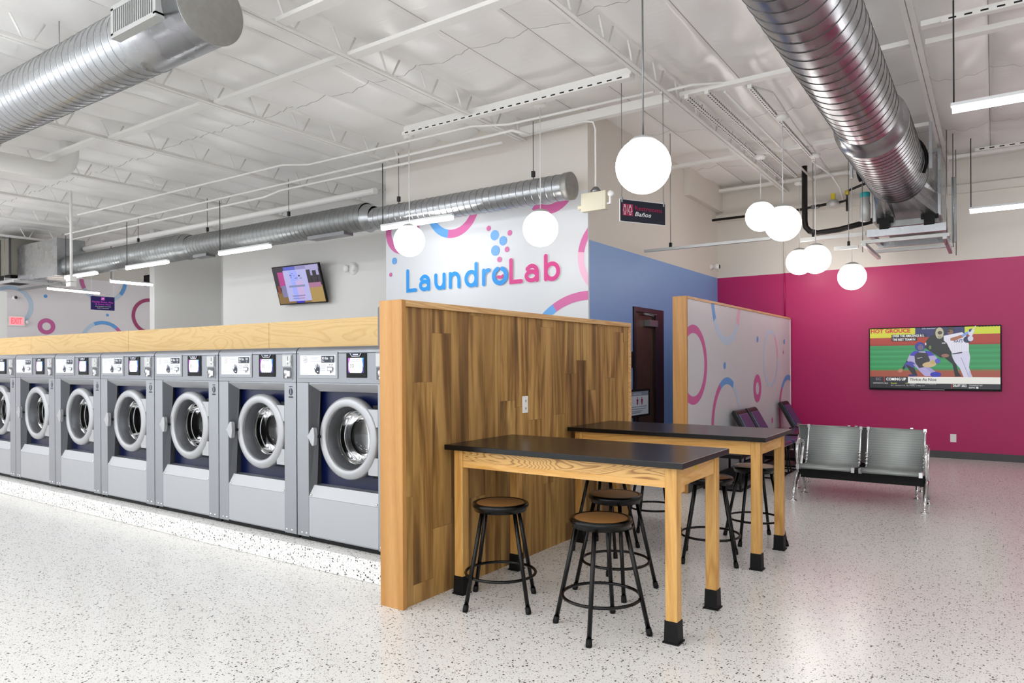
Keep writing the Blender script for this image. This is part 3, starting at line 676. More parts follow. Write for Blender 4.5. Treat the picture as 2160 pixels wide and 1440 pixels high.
# ------------------------------------------------------------------ lamps
GL = [((-2.10, 4.76, 2.88), 4.45, 'largest round globe lamp, hanging just above the restrooms sign'), ((-4.20, 6.70, 2.96), 4.35, 'round globe lamp hanging over the pink letters of the painted logo'), ((-6.16, 6.67, 3.02), 4.35, 'round globe lamp hanging over the blue letters, under the first duct lamp'),
      ((-2.61, 9.80, 3.43), 4.24, 'highest and leftmost globe lamp of the five by the magenta wall'), ((-1.98, 8.36, 3.03), 4.24, 'globe lamp overlapping the front of the highest one, by the steel strut'), ((-2.50, 11.59, 3.01), 4.24, 'globe lamp half hidden behind another above the patterned divider'),
      ((-2.03, 10.39, 2.87), 4.3, 'globe lamp in front of the half hidden one above the patterned divider'), ((-1.76, 11.63, 2.73), 4.3, 'lowest and rightmost globe lamp, close to the magenta wall')]
gproto = None
for (x, y, z), zt, lab in GL:
    t = thing('globe_pendant', lab, 'pendant lamp', (x, y, z), 'white globe pendants')
    MB().sphere((x, y, z), .2, 40).build('globe', M['globe'], t)
    MB().lathe([(0, z+.222), (.03, z+.22), (.075, z+.205), (.1, z+.185), (.1, z+.172), (0, z+.17)], 'z', (x, y, 0), 28).build('globe_cap', M['silverpaint'], t)
    MB().tube([(x, y, z+.2), (x, y, zt)], .007 if y < 5 else .0055, 8).build('cord', M['wire'] if y < 5 else M['cord'], t)
    MB().lathe([(0, zt-.03), (.055, zt-.028), (.07, zt-.01), (.07, zt+.02), (0, zt+.02)], 'z', (x, y, 0), 24).build('canopy', W, t)
def tube_lamp(x0, y0, x1, y1, z, lab, mat=None, cordm='blackcord', ends=True, both=True, zt=4.25):
    t = thing('tube_lamp', lab, 'lamp', ((x0+x1)/2, (y0+y1)/2, z), 'hanging tube lamps')
    d = Vector((x1-x0, y1-y0, 0)); L = d.length; d.normalize(); n_ = Vector((-d.y, d.x, 0)); A = Vector((x0, y0, z)); B = Vector((x1, y1, z))
    def bx(mb, s0, s1, w, z0, z1):
        q = []
        for zz in (z0, z1):
            for s, e in ((s0, -w), (s1, -w), (s1, w), (s0, w)): q.append(tuple(A+d*s+n_*e+Vector((0, 0, zz-z))))
        mb.hexa(q)
    mb = MB(); bx(mb, 0, L, .026, z+.024, z+.05); mb.build('housing', M['housing'], t)
    mb = MB(); mb.tube([A+d*.01, B-d*.01], .027, 14); mb.build('diffuser', mat or M['tube'], t)
    c1 = A+d*.02
    MB().tube([(c1.x, c1.y, z+.05), (c1.x, c1.y, zt)], .006, 6).build('hanging_cord', M[cordm], t)
    if both:
        c2 = B-d*.02; MB().tube([(c2.x, c2.y, z+.05), (c2.x, c2.y, zt)], .0025, 6).build('hanging_wire', M['wire'], t)
    return t
for x0, x1, lab in ((-6.6, -5.4, 'lit tube lamp over the painted logo, nearest of the row'), (-10.21, -8.91, 'lit tube lamp above the tilted screen, second of the row under the duct'), (-13.1, -11.7, 'lit tube lamp left of the tilted screen, third of the row under the duct'), (-15.5, -14.2, 'lit tube lamp at the far end of the row under the long duct')):
    tube_lamp(x0*1.0196, 6.75, x1*1.0196, 6.75, 3.253, lab, both=False, zt=4.12)
tube_lamp(-.27, 6.44, 2.2, 6.44, 3.4, 'lit tube lamp at the top right edge, the higher of the two')
tube_lamp(-.26, 10.93, 2.2, 10.93, 3.4, 'lit tube lamp at the right edge above the magenta wall, the lower of the two', zt=4.35)
tube_lamp(-15.21, 7.35, -15.21, 8.25, 3.2, 'lit tube lamp over the far left play area, right of the purple sign', both=False, zt=3.94)
M['tubewarm'] = P('lit_tube_dim', '#ffffff', .3, emis='#fff0e0', es=2.2)
tube_lamp(-17.75, 7.2, -18.0, 8.45, 3.2, 'thin pinkish tube lamp crossing behind the white ceiling camera post', M['tubewarm'], both=False, zt=3.36)
M['tubecool'] = P('added_tube_cool', '#ffffff', .3, emis='#f4f9ff', es=28.)
# tube lamps added out of view over the aisle to brighten the room
for i, (x, y) in enumerate([(x, y) for y in (.6, -1.6) for x in (-15.5, -12.5, -9.5, -6.5, -3.5, -.5, 2.)]+[(-6.5+3*0, 11.2)][:0]):
    tube_lamp(x-.75, y, x+.75, y, 3.5, 'added unseen tube lamp brightening the washer aisle behind the viewpoint', M['tubecool'] if x < -3 else M['tubeout'], both=False)
for x, y in ((-18.4, 3.2), (-18.4, 4.9), (-16.8, 4.2)): tube_lamp(x, y-.6, x, y+.6, 3.3, 'added unseen tube lamp brightening the far left play area', M['tubecool'], both=False)  # extra lamps added out of view to lift the dim left end
for x, y in ((2.4, 1.5), (2.4, 3.5)): tube_lamp(x, y, x, y+1.3, 3.5, 'added unseen tube lamp near the right wall for extra brightness', M['tubeout'], both=False)  # added out of view by the right wall for more brightness

# camera post
t = thing('ceiling_camera', 'small white camera on a long white post hanging from the ceiling at left', 'camera', (-12.9, 5.6, 2.85))
MB().tube([(-12.9, 5.6, 2.93), (-12.9, 5.6, 4.4)], .022, 10).build('drop_post', W, t)
MB().box(-12.98, -12.82, 5.55, 5.65, 2.87, 2.96).build('mount', W, t)
MB().box(-12.93, -12.77, 5.53, 5.62, 2.78, 2.85).build('camera_body', W, t)
for x, y, z, lab, dx, dy in ((XB, 12.0, 3.1, 'small round white security camera near the corner above the blue wall', 1, 0), (XL, 7.37, 3.13, 'small dark security camera on the painted far left wall', 1, 0)):
    t = thing('security_camera', lab, 'camera', (x, y, z))
    MB().lathe([(0, -.01), (.05, -.01), (.05, .03), (.02, .04), (.02, .09)], 'x', (x, y, z), 20).build('bracket', M['outlet'], t)
    MB().sphere((x+.12, y-.02, z-.005), .055, 20).build('camera_ball', M['outlet'], t)
    MB().lathe([(.032, .155), (.036, .165), (0, .178)], 'x', (x, y-.02, z-.005), 16).build('lens', M['dark'], t)
# emergency light box
t = thing('emergency_light', 'beige emergency lamp box hanging from the conduit beside the painted logo wall', 'emergency light', (-3.8, 7.25, 3.2))
MB().box(-3.96, -3.64, 7.2, 7.28, 3.205, 3.42).build('case', M['beige'], t, bevel=.008)
MB().lathe([(0, 3.49), (.03, 3.48), (.06, 3.44), (.06, 3.42), (0, 3.42)], 'z', (-3.79, 7.25, 0), 16).build('mount', M['wire'], t)
for s in (-1, 1): MB().box(-3.64, -3.60, 7.23, 7.25, 3.26, 3.28).box(-3.61, -3.59, 7.225, 7.255, 3.26, 3.40).lathe([(0, 7.19), (.035, 7.19), (.035, 7.23), (0, 7.25)], 'y', (-3.575, 0, 3.37), 14).build('lamp_head', M['outlet'], t) if s > 0 else MB().lathe([(0, -.06), (.03, -.05), (.03, 0)], 'x', (-3.96, 7.24, 3.27), 14).build('lamp_head', M['beige'], t)
t = thing('emergency_light', 'small white twin head emergency lamp on the wall right of the tilted screen', 'emergency light', (-9.8, 9.1, 3.2))
MB().lathe([(0, 9.11), (.12, 9.11), (.11, 9.06), (0, 9.05)], 'y', (-9.8, 0, 3.22), 24).build('case', M['outlet'], t)
for dx in (-.14, .06): MB().lathe([(0, 9.0), (.06, 9.0), (.07, 9.03), (.05, 9.08)], 'y', (-9.8+dx, 0, 3.23), 20).build('lamp_head', M['outlet'], t)
# ------------------------------------------------------------------ plank divider
t = thing('room_divider', 'tall wood plank divider with a maple end post beside the washers and black tables', 'divider', (-2.96, 4.6, 0))
MB().box(-3.03, -2.885, 3.07, 6.17, 0, 1.79).build('plank_panel', M['planks'], t)
MB().box(-3.05, -2.866, 3.035, 3.07, 0, 1.829).build('end_post', M['post'], t, bevel=.003)
MB().box(-3.05, -2.866, 3.07, 6.2, 1.79, 1.829).build('top_cap', M['trim'], t, bevel=.003)
MB().box(-3.05, -2.866, 6.17, 6.2, 0, 1.79).build('rear_trim', M['trim'], t, bevel=.003)
t = thing('outlet_plate', 'white double outlet plate on the plank divider above the nearer black table', 'outlet', (-2.88, 4.37, 1.14))
MB().box(-2.885, -2.878, 4.335, 4.405, 1.08, 1.205).build('plate', M['outlet'], t, bevel=.002)
for z in (1.115, 1.17): MB().box(-2.879, -2.875, 4.352, 4.388, z-.018, z+.018).box(-2.8755, -2.8745, 4.362, 4.366, z-.008, z+.008, M['dark']).box(-2.8755, -2.8745, 4.374, 4.378, z-.008, z+.008, M['dark']).build('socket', M['outlet'], t)
tag(MB().box(-3.135, -3.055, 3.10, 3.42, 1.56, 1.805).build('wall_speaker', M['greybox'], None, (-3.09, 3.26, 1.56), bevel=.012), 'grey padded box fixed on the washer side of the plank divider', 'speaker')
# patterned divider
PX0, PX, PY0, PY1, PZ = -2.965, -2.80, 7.50, 12.33, 2.19
t = thing('room_divider', 'tall white divider painted with pink and blue rings in front of the magenta wall', 'divider', (-2.88, 9.9, 0))
pp_ = MB().box(PX0+.01, PX-.008, PY0+.03, PY1-.03, 0, PZ-.03).build('painted_panel', M['muralwhite'], t)
MB().box(PX0, PX, PY0, PY0+.03, 0, PZ).build('end_post', M['post'], t, bevel=.003)
MB().box(PX0, PX, PY0+.03, PY1, PZ-.03, PZ).build('top_cap', M['trim'], t, bevel=.003)
MB().box(PX0, PX, PY1-.03, PY1, 0, PZ-.03).build('rear_trim', M['white'], t, bevel=.003)
MB().box(PX-.008, PX+.004, PY0+.03, PY1-.03, 0, .1).build('cove_base', M['base'], t)
pa = Paint((PX-.008, 0, 0), (0, 1, 0), (0, 0, 1), (1, 0, 0)); cl = (PY0+.031, .1, PY1-.031, PZ-.031)
pa.ring((7.73, 1.425), .455, .36, [(0, 360, pk)], cl)
pa.ring((8.93, 2.27), .60, .495, [(180, 213, bl), (213, 325, pb), (325, 360, pp)], cl)
pa.ring((11.065, 1.51), .44, .375, [(0, 55, pp), (55, 360, pb)], cl)
pa.ring((8.93, .66), .60, .515, [(0, 62, pb), (62, 118, bl), (118, 200, pk)], cl)
pa.ring((10.325, 1.075), .2, .09, [(0, 360, pk)], cl)
pa.ring((12.14, .64), .60, .52, [(60, 135, bl), (135, 220, pk)], cl)
for u, v, r, m in ((10.34, 1.78, .045, bl), (8.84, 1.41, .045, bl), (11.89, 1.78, .045, bl), (11.83, 1.61, .025, pk), (11.13, .56, .045, pk)): pa.ell(u, v, r, r, m)
pa.build('painted_rings', t)
struct(MB().tube([(-2.90, YM-.02, 2.2), (-2.90, YM-.02, 2.945)], .012, 8), 'trim_3', M['magenta'])
struct(MB().tube([(-2.90, YM-.02, 2.945), (-2.90, YM-.02, 3.93)], .012, 8), 'trim_4', M['warmwall'])
t = thing('outlet_plate', 'small white blank outlet plate low on the magenta wall right of the metal bench', 'outlet', (-.505, YM, .306))
MB().box(-.545, -.467, YM-.008, YM, .245, .365).build('plate', M['outlet'], t, bevel=.002)
tag(MB().box(XB-.01, XB+.03, 8.66, 8.76, 1.38, 1.60).build('door_holder', M['dark'], None, (XB, 8.71, 1.38)), 'black box on the blue wall just left of the dark door', 'access reader')
# notice sign beside door
t = thing('notice_sign', 'framed white restroom notice with red figures standing by the dark door', 'sign', (XB+.1, 8.75, .70))
MB().box(XB+.06, XB+.10, 8.40, 9.15, .72, 1.09).build('sign_frame', M['dark'], t)
pa = Paint((XB+.1, 8.40, .72), (0, 1, 0), (0, 0, 1), (1, 0, 0))
pa.rect(.04, .03, .68, .33, M['paper']); pa.rect(.04, .285, .68, .345, M['grey']); pa.text('NOTICE', .2, .297, .03, M['signwhite'], .25)
for u in (.32, .46): pa.ell(u, .258, .012, .012, M['crimson']); pa.poly([(u-.03, .24), (u+.03, .24), (u+.02, .2), (u+.015, .165), (u-.015, .165), (u-.02, .2)], M['crimson'])
pa.rect(.388, .165, .392, .265, M['grey'])
for v, w in ((.135, .5), (.105, .46), (.075, .36), (.055, .3)): pa.rect(.12, v, .12+w, v+.010, M['grey'])
pa.build('sign_face', t)
MB().tube([(XB+.08, 8.78, .72), (XB+.08, 8.78, .02)], .012, 8).lathe([(.15, 0), (.15, .015), (.02, .02)], 'z', (XB+.17, 8.78, 0), 24).build('sign_stand', M['dark'], t)
t = thing('metal_cart', 'grey wire cart just visible between the dark door and the patterned divider', 'cart', (-3.7, 10.6, 0))
for z in (.3, .62): MB().box(-3.95, -3.45, 10.3, 11.0, z, z+.02).build('shelf', M['wire'], t)
for x, y in ((-3.94, 10.31), (-3.46, 10.31), (-3.94, 10.99), (-3.46, 10.99)): MB().tube([(x, y, 0), (x, y, .72)], .012, 8).build('post', M['chrome'], t)
# ------------------------------------------------------------------ plinth, plywood bulkhead
tag(MB().box(-10.35, -3.055, 3.297, 4.13, 0, .15).build('washer_plinth', M['plinth'], None, (-6.7, 3.7, 0), bevel=.008), 'low speckled white terrazzo plinth carrying the row of washers', 'plinth')
t = thing('bulkhead', 'light plywood bulkhead wall rising behind the row of washers', 'bulkhead', (-6.7, 4.03, .15))
for a, b in ((-12.77, -10.335), (-10.33, -7.885), (-7.88, -5.415), (-5.41, -3.055)): MB().box(a, b, 4.0, 4.02, .15, 1.828).build('plywood_sheet', M['ply'], t)
MB().box(-12.77, -3.055, 4.02, 4.10, .15, 1.828).build('backing', M['white'], t)

# ------------------------------------------------------------------ washers
WW, HH, DD = .974, 1.378, .585
nums = ['28', '29', '30', '31', '32', '33', '34']
def washer_proto():
    t = thing('washing_machine', '', 'washing machine', (0, 0, 0), 'steel front load washers in a row')
    S, SF, SL = M['steel'], M['steelf'], M['steell']
    mb = MB(); x0, x1 = .128, .838
    mb.box(0, x0, 0, .12, .02, 1.15).box(x1, WW, 0, .12, .02, 1.15)
    mb.box(0, .02, .12, DD, .02, HH).box(WW-.02, WW, .12, DD, .02, HH).box(.02, WW-.02, .12, DD, 1.15, HH).box(.02, WW-.02, .12, DD, .02, .30).box(.02, WW-.02, .46, DD, .30, 1.15)
    mb.build('cabinet', S, t, bevel=.002)
    MB().box(.01, WW-.01, .03, DD-.02, -.012, .02).build('skid_shadow', M['dark'], t)  # dark block put in for the shadow gap under the washer
    # bevelled recess frame
    xi0 = .178
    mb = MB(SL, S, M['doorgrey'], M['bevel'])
    mb.face([(x0, 0, 1.14), (x1, 0, 1.14), (x1, .07, 1.085), (xi0, .07, 1.085)], M['bevel'])  # floor-lit brightness put into this bevel's lighter colour
    mb.face([(x0, 0, .316), (x0, 0, 1.14), (xi0, .07, 1.085), (xi0-.01, .045, .40)], M['doorgrey'])  # dark grey puts the recess shade into this side's colour
    mb.box(x0, x1, .005, .12, 1.14, 1.15, S)
    mb.build('recess_frame', None, t)
    mb = MB(S, SL); mb.face([(x0, 0, .316), (x1, 0, .316), (x1, .03, .40), (x0+.02, .03, .40)], M['bevel'])
    mb.face([(x0+.02, .03, .40), (x1, .03, .40), (x1, .12, .402), (x0+.02, .12, .402)], SL)
    mb.box(x0+.001, x1-.002, .002, .02, .03, .314, SL)
    mb.box(x0+.02, x1-.002, .001, .004, .026, .034, S)
    fp = mb.build('lower_panel', None, t)
    for x, z in ((.15, .33), (.82, .33), (.05, .045), (.10, .045), (.86, .045), (.92, .045)): MB().lathe([(0, -.004), (.007, -.003), (.009, .001)], 'y', (x, 0, z), 10).build('screw', M['chrome'], t)
    # navy inner panel with a round hole
    mb = MB(); n = 48; c = (.545, .765); ci = []; ou = []
    bx = (x0+.02, x1, .40, 1.09)
    for k in range(n):
        a = 2*pi*k/n; dx, dz = cos(a), sin(a)
        ci.append((c[0]+.245*dx, .10, c[1]+.245*dz))
        s = min((bx[1]-c[0])/dx if dx > 0 else (bx[0]-c[0])/dx if dx < 0 else 9, (bx[3]-c[1])/dz if dz > 0 else (bx[2]-c[1])/dz if dz < 0 else 9)
        ou.append((c[0]+s*dx, .10, c[1]+s*dz))
    for k in range(n):
        k2 = (k+1) % n; mb.face([ci[k], ci[k2], ou[k2], ou[k]])
    for cx_, cz_ in ((bx[0], bx[2]), (bx[0], bx[3]), (bx[1], bx[2]), (bx[1], bx[3])):
        nb = sorted(ou, key=lambda q: (q[0]-cx_)**2+(q[2]-cz_)**2)[:2]; mb.face([(cx_, .10, cz_), nb[0], nb[1]])
    mb.build('navy_panel', M['navy'], t)
    # control fascia with rounded top
    prof = [(.0, 1.152), (.12, 1.152), (.12, HH+.034), (.05, HH+.034)]+[(.05-.05*sin(radians(a)), HH-.016+.05*cos(radians(a))) for a in range(10, 91, 10)]+[(0, HH-.03)]
    MB().prism(prof, 'x', 0, WW, None, False).build('control_fascia', SF, t)
    MB().box(.004, WW-.004, .12, DD, HH, HH+.033).build('top_cover', SL, t)
    MB().box(.0, WW, -.0015, .001, HH-.018, HH-.012).build('fascia_line', M['doorgrey'], t)
    # door
    dr = MB().lathe([(.222, .02), (.220, .0), (.223, -.010), (.232, -.016), (.250, -.018), (.270, -.014), (.284, -.006), (.290, .006), (.290, .045), (.27, .055)], 'y', (.545, 0, .765), 56).build('door_ring', M['ring'], t)
    MB().lathe([(.222, .012), (.206, .03), (.192, .06), (.186, .078)], 'y', (.545, 0, .765), 48).build('door_inner_rim', M['doorgrey'], dr)
    MB().lathe([(.188, .07), (.178, .078), (.174, .09), (.165, .17), (.15, .205), (.1, .225), (0, .232)], 'y', (.545, 0, .765), 48).build('door_glass', M['glass'], dr)
    MB().lathe([(.180, .082), (.184, .085), (.184, .091), (.180, .094), (.176, .088), (.180, .082)], 'y', (.545, 0, .765), 48).lathe([(.170, .118), (.173, .121), (.173, .126), (.170, .129), (.168, .123), (.170, .118)], 'y', (.545, 0, .765), 48).build('door_seal', M['chrome'], dr)
    MB().box(.745, x1-.001, .0, .05, .855, .975).box(.745, x1-.001, .0, .05, .525, .645).box(.76, x1-.001, .03, .06, .5, 1.0, M['dark']).build('door_hinge', M['ring'], dr)
    # handle
    kn = [(.175, .765), (.20, .782), (.222, .815), (.238, .833), (.258, .828), (.262, .80), (.266, .765), (.262, .73), (.258, .702), (.238, .697), (.222, .715), (.20, .748)]
    MB().prism(kn, 'y', -.062, -.028).box(.245, .285, -.03, .0, .755, .775, M['dark']).build('door_handle', M['ring'], dr, bevel=.006)
    MB().lathe([(.245, .10), (.245, .13), (.236, .14), (.230, .33), (.205, .36), (0, .37)], 'y', (.545, 0, .765), 40).build('drum', M['drum'], t)
    mb = MB()
    for k in range(3):
        a = radians(20+120*k); mb.tube([(.545+.20*cos(a), .16, .765+.20*sin(a)), (.545+.20*cos(a+.2), .34, .765+.20*sin(a+.2))], .02, 8)
    mb.build('drum_lifters', M['drum'], t)
    # bezel of label
    mb = MB()
    mb.box(.028, .448, -.006, .0, 1.182, 1.372)
    mb.build('label_frame', S, t, bevel=.006)
    # display
    mb = MB(); mb.box(.538, .735, -.007, 0, 1.19, 1.361); dsp = mb.build('display', M['dark'], t, bevel=.003)
    pa = Paint((.538, -.007, 1.19), (1, 0, 0), (0, 0, 1), (0, -1, 0))
    pa.rect(.022, .033, .175, .137, screenmat('#1b1b8c', 1.1)); pa.poly([(.022, .07), (.07, .137), (.022, .137)], screenmat('#d23ad0', 1.3)); pa.poly([(.022, .137), (.09, .137), (.05, .10), (.03, .033), (.022, .05)], screenmat('#c65be0', 1.2))
    pa.poly([(.15, .137), (.175, .137), (.175, .07)], screenmat('#5ab8f0', 1.2)); pa.poly([(.175, .137), (.175, .08), (.15, .1)], screenmat('#3f7ae8', 1.2))
    pa.poly([(.045, .137), (.155, .137), (.168, .09), (.165, .05), (.152, .033), (.042, .033), (.03, .06), (.028, .095)], screenmat('#f6f4fb', 1.35))
    pa.text('30', .042, .07, .026, M['ink'], .038); pa.rect(.06, .122, .135, .126, M['grey']); pa.rect(.055, .110, .14, .113, M['grey']); pa.rect(.095, .065, .108, .095, M['ringpale']); pa.rect(.13, .06, .146, .1, M['ringpale']); pa.rect(.05, .058, .06, .061, M['grey'])
    pa.poly([(.045, .171), (.155, .171), (.138, .149), (.062, .149)], M['navy']); pa.stroke([(.045, .17), (.062, .149), (.138, .149), (.155, .17)], .003, M['paper']); pa.rect(.075, .158, .125, .164, M['paper'])
    pa.build('display_screen', dsp)
    # coin slot
    mb = MB(); mb.box(.822, .938, -.004, .0, 1.17, 1.362); cs = mb.build('coin_box', M['steel'], t, bevel=.002)
    mb = MB(M['silverpaint']); mb.box(.832, .928, -.012, -.004, 1.27, 1.352, M['silverpaint']).box(.892, .897, -.0125, -.0115, 1.285, 1.345, M['dark']).box(.885, .925, -.018, -.012, 1.30, 1.312, M['chrome']); mb.build('coin_plate', None, cs)
    mb = MB(M['chrome']); mb.box(.832, .928, -.006, -.003, 1.178, 1.262, M['seam']).lathe([(0, -.02), (.02, -.018), (.024, -.006)], 'y', (.868, 0, 1.225), 16, M['chrome']).lathe([(0, -.016), (.012, -.014), (.014, -.006)], 'y', (.868, 0, 1.19), 12, M['chrome']).box(.888, .925, -.018, -.006, 1.195, 1.235, M['chrome']); mb.build('coin_return', None, cs)
    # round sticker on right stile
    pa = Paint((.885, 0, 1.03), (1, 0, 0), (0, 0, 1), (0, -1, 0))
    pa.rect(.01, .085, .05, .091, M['ink']); pa.ell(.03, .05, .022, .027, M['ink']); pa.rect(.027, .032, .033, .066, M['ring']); pa.rect(.008, .004, .052, .016, M['ink']); pa.ell(.03, .069, .003, .003, M['ring'])
    pa.build('warning_sticker', t)
    return t
def label_card(parent, off, num):
    pa = Paint(Vector(off)+Vector((.048, -.006, 1.207)), (.94, 0, 0), (0, 0, .83), (0, -1, 0))
    pa.rect(0, 0, .404, .172, M['paper'])
    pa.ell(.058, .135, .025, .029, M['ink'], 24); pa.ell(.058, .135, .022, .026, M['paper'], 24); pa.text(num, .044, .124, .022, M['ink'], .028)
    for v, w in ((.15, .10), (.138, .085), (.118, .12)): pa.rect(.125, v, .125+w, v+.004, M['grey'])
    for v in (.10, .075, .05, .025): pa.ell(.133, v, .005, .006, M['ringpale'])
    pa.rect(.25, .108, .395, .166, M['ink']); pa.text(num and '30 lbs', .256, .135, .022, M['signwhite'], .07, .01); pa.text('Max', .256, .116, .011, M['signwhite'], .03, .01); pa.text('100', .352, .135, .022, M['signwhite'], .03, .005); pa.text('G', .362, .116, .011, M['signwhite'])
    # gloved hand
    pa.poly([(.188, .022), (.212, .008), (.226, .012), (.232, .045), (.230, .062), (.212, .07), (.195, .062), (.186, .045), (.176, .062), (.172, .058), (.180, .032)], M['ink'])
    for a, b in (((.196, .06), (.192, .088)), ((.205, .064), (.204, .098)), ((.214, .064), (.217, .093)), ((.226, .058), (.231, .08))): pa.stroke([a, b], .006, M['ink'])
    pa.rect(.205, .026, .222, .033, M['paper'])
    for v in (.085, .07, .055, .04): pa.rect(.25, v, .30+.01*(v > .06), v+.004, M['grey'])
    for u in (.345, .372): pa.rect(u, .086, u+.016, .092, M['ink'])
    pa.rect(.325, .036, .385, .072, M['ink']); pa.rect(.329, .040, .381, .066, M['paper']); pa.ell(.366, .026, .007, .011, M['ink'])
    return pa.build('label_card', parent)
wp = washer_proto()
seams = [-4.278-.985*k for k in range(7)]
wl_ = ['steel washer numbered 28, nearest the plank divider', 'steel washer numbered 29, second from the plank divider', 'steel washer numbered 30, third from the plank divider', 'steel washer numbered 31, in the middle of the row, fourth from the plank divider', 'steel washer numbered 32, fifth from the plank divider', 'steel washer numbered 33, sixth from the plank divider', 'steel washer numbered 34, cut off by the left edge of the picture']
wz = .165
first = True
todo = []
for sx, lab in zip(seams, wl_):
    if first: wp.location = (sx+.006, 3.40, wz); wp['label'] = lab; ROOT[wp.name] = Vector((0, 0, 0)); o = wp; first = False
    else: o = dup(wp, (sx+.006, 3.40, wz), 0, lab)
    todo.append(o)
for o, n in zip(todo, nums):
    ROOT[o.name] = Vector((0, 0, 0)); label_card(o, (0, 0, 0), n)

# ------------------------------------------------------------------ tables
def table(x0, x1, y0, y1, lab, z=.94, block=True, fancy=True):
    t = thing('lab_table', lab, 'table', ((x0+x1)/2, (y0+y1)/2, 0), 'black topped tables by the plank divider')
    MB().box(x0, x1, y0, y1, z-.032, z).build('tabletop', M['epoxy'], t, bevel=.003)
    lx = [x0+.05, x1-.048-.065]; ly = [y0+.037, y1-.037-.065]; w = .065; zb = z-.032
    for x in lx:
        for y in ly:
            l = MB().box(x, x+w, y, y+w, .02, zb).build('leg', M['leg'], t, bevel=.004)
            MB().hexa([(x-.006, y-.006, 0), (x+w+.006, y-.006, 0), (x+w+.006, y+w+.006, 0), (x-.006, y+w+.006, 0), (x-.003, y-.003, .115), (x+w+.003, y-.003, .115), (x+w+.003, y+w+.003, .115), (x-.003, y+w+.003, .115)]).box(x-.012, x+w+.012, y-.012, y+w+.012, 0, .008).build('rubber_boot', M['dark'], l)
    za = .80
    mb = MB(M['apron'], M['apronplain'])
    if fancy: mb.box(lx[0]+w, lx[1], ly[0]+.012, ly[0]+.032, za+.035, zb, M['apron']).box(lx[0]+w, lx[1], ly[0]+.010, ly[0]+.034, za, za+.035, M['apronplain'])
    else: mb.box(lx[0]+w, lx[1], ly[0]+.012, ly[0]+.032, za, zb, M['apronplain'])
    mb.build('front_apron', None, t)
    MB().box(lx[0]+w, lx[1], ly[1]+w-.032, ly[1]+w-.012, za, zb).build('rear_apron', M['apronplain'], t)
    for k, x in enumerate((lx[0]+.012, lx[1]+w-.032)):
        a = MB().box(x, x+.02, ly[0]+w, ly[1], za, zb).build('side_apron', M['apronend'], t)
        if k and fancy:
            ym = (y0+y1)/2-.03; MB().lathe([(0, .006), (.012, .005), (.016, .0), (.02, -.001)], 'x', (x+.02, ym, za+.075), 16).build('bolt', M['brass'], a)
    if block:
        x = lx[1]+.02; MB().box(x, x+.03, ly[0]+w, ly[0]+w+.09, za-.035, za+.01).build('corner_block', M['apronend'], t)
    return t
table(-2.862, -1.297, 3.41, 4.165, 'black topped wooden table in front, nearer to the viewer of the two')
table(-2.862, -1.295, 4.96, 5.73, 'black topped wooden table behind, farther from the viewer of the two', z=.93, block=False, fancy=False)

# ------------------------------------------------------------------ stools
def stool():
    t = thing('stool', '', 'stool', (0, 0, 0), 'round black stools with brown hardboard seats')
    h = .61
    st = MB().lathe([(0, h-.05), (.150, h-.05), (.158, h-.048), (.162, h-.03), (.171, h-.024), (.173, h-.013), (.168, h-.002), (.158, h+.002), (.146, h-.001), (.143, h-.004), (0, h-.004)], 'z', (0, 0, 0), 40).build('seat', M['black'], t)
    MB().lathe([(0, h-.0035), (.144, h-.0035), (.144, h-.001), (.142, h), (0, h)], 'z', (0, 0, 0), 40).build('seat_pad', M['brownpad'], st)
    for k in range(4):
        a = pi/2*k; c, s = cos(a), sin(a)
        l = MB().tube([(.135*c, .135*s, h-.035), (.262*c, .262*s, .006)], .0125, 12).build('leg', M['black'], t)
        MB().tube([(.2545*c, .2545*s, .04), (.2545*c+.0065*c, .2545*s+.0065*s, .012), (.263*c, .263*s, 0)], [.0155, .017, .016], 12).build('foot_cap', M['dark'], l)
    MB().tube([(.212*cos(2*pi*k/48), .212*sin(2*pi*k/48), .186) for k in range(48)], .009, 8, None, True).build('foot_ring', M['black'], t)
    return t
ST = [(-2.475, 3.475, 73, 'round black stool pushed under the front table closest to the plank divider'), (-1.77, 3.43, 13, 'round black stool standing nearest the viewer, in front of the front table'),
      (-2.01, 4.095, 37, 'round black stool under the rear edge of the front table, behind the nearest stool'), (-2.50, 4.92, 43, 'round black stool under the rear table, by the plank divider'),
      (-2.477, 5.80, 83, 'round black stool behind the rear table on its left side'), (-1.735, 5.10, 62, 'round black stool at the front of the rear table near its right legs'), (-1.61, 5.83, 80, 'round black stool behind the rear table, seat showing between its right legs')]
sp = None
for x, y, a, lab in ST:
    if sp is None: sp = stool(); sp.location = (x, y, 0); sp.rotation_euler.z = radians(a); sp['label'] = lab
    else: dup(sp, (x, y, 0), radians(a), lab)

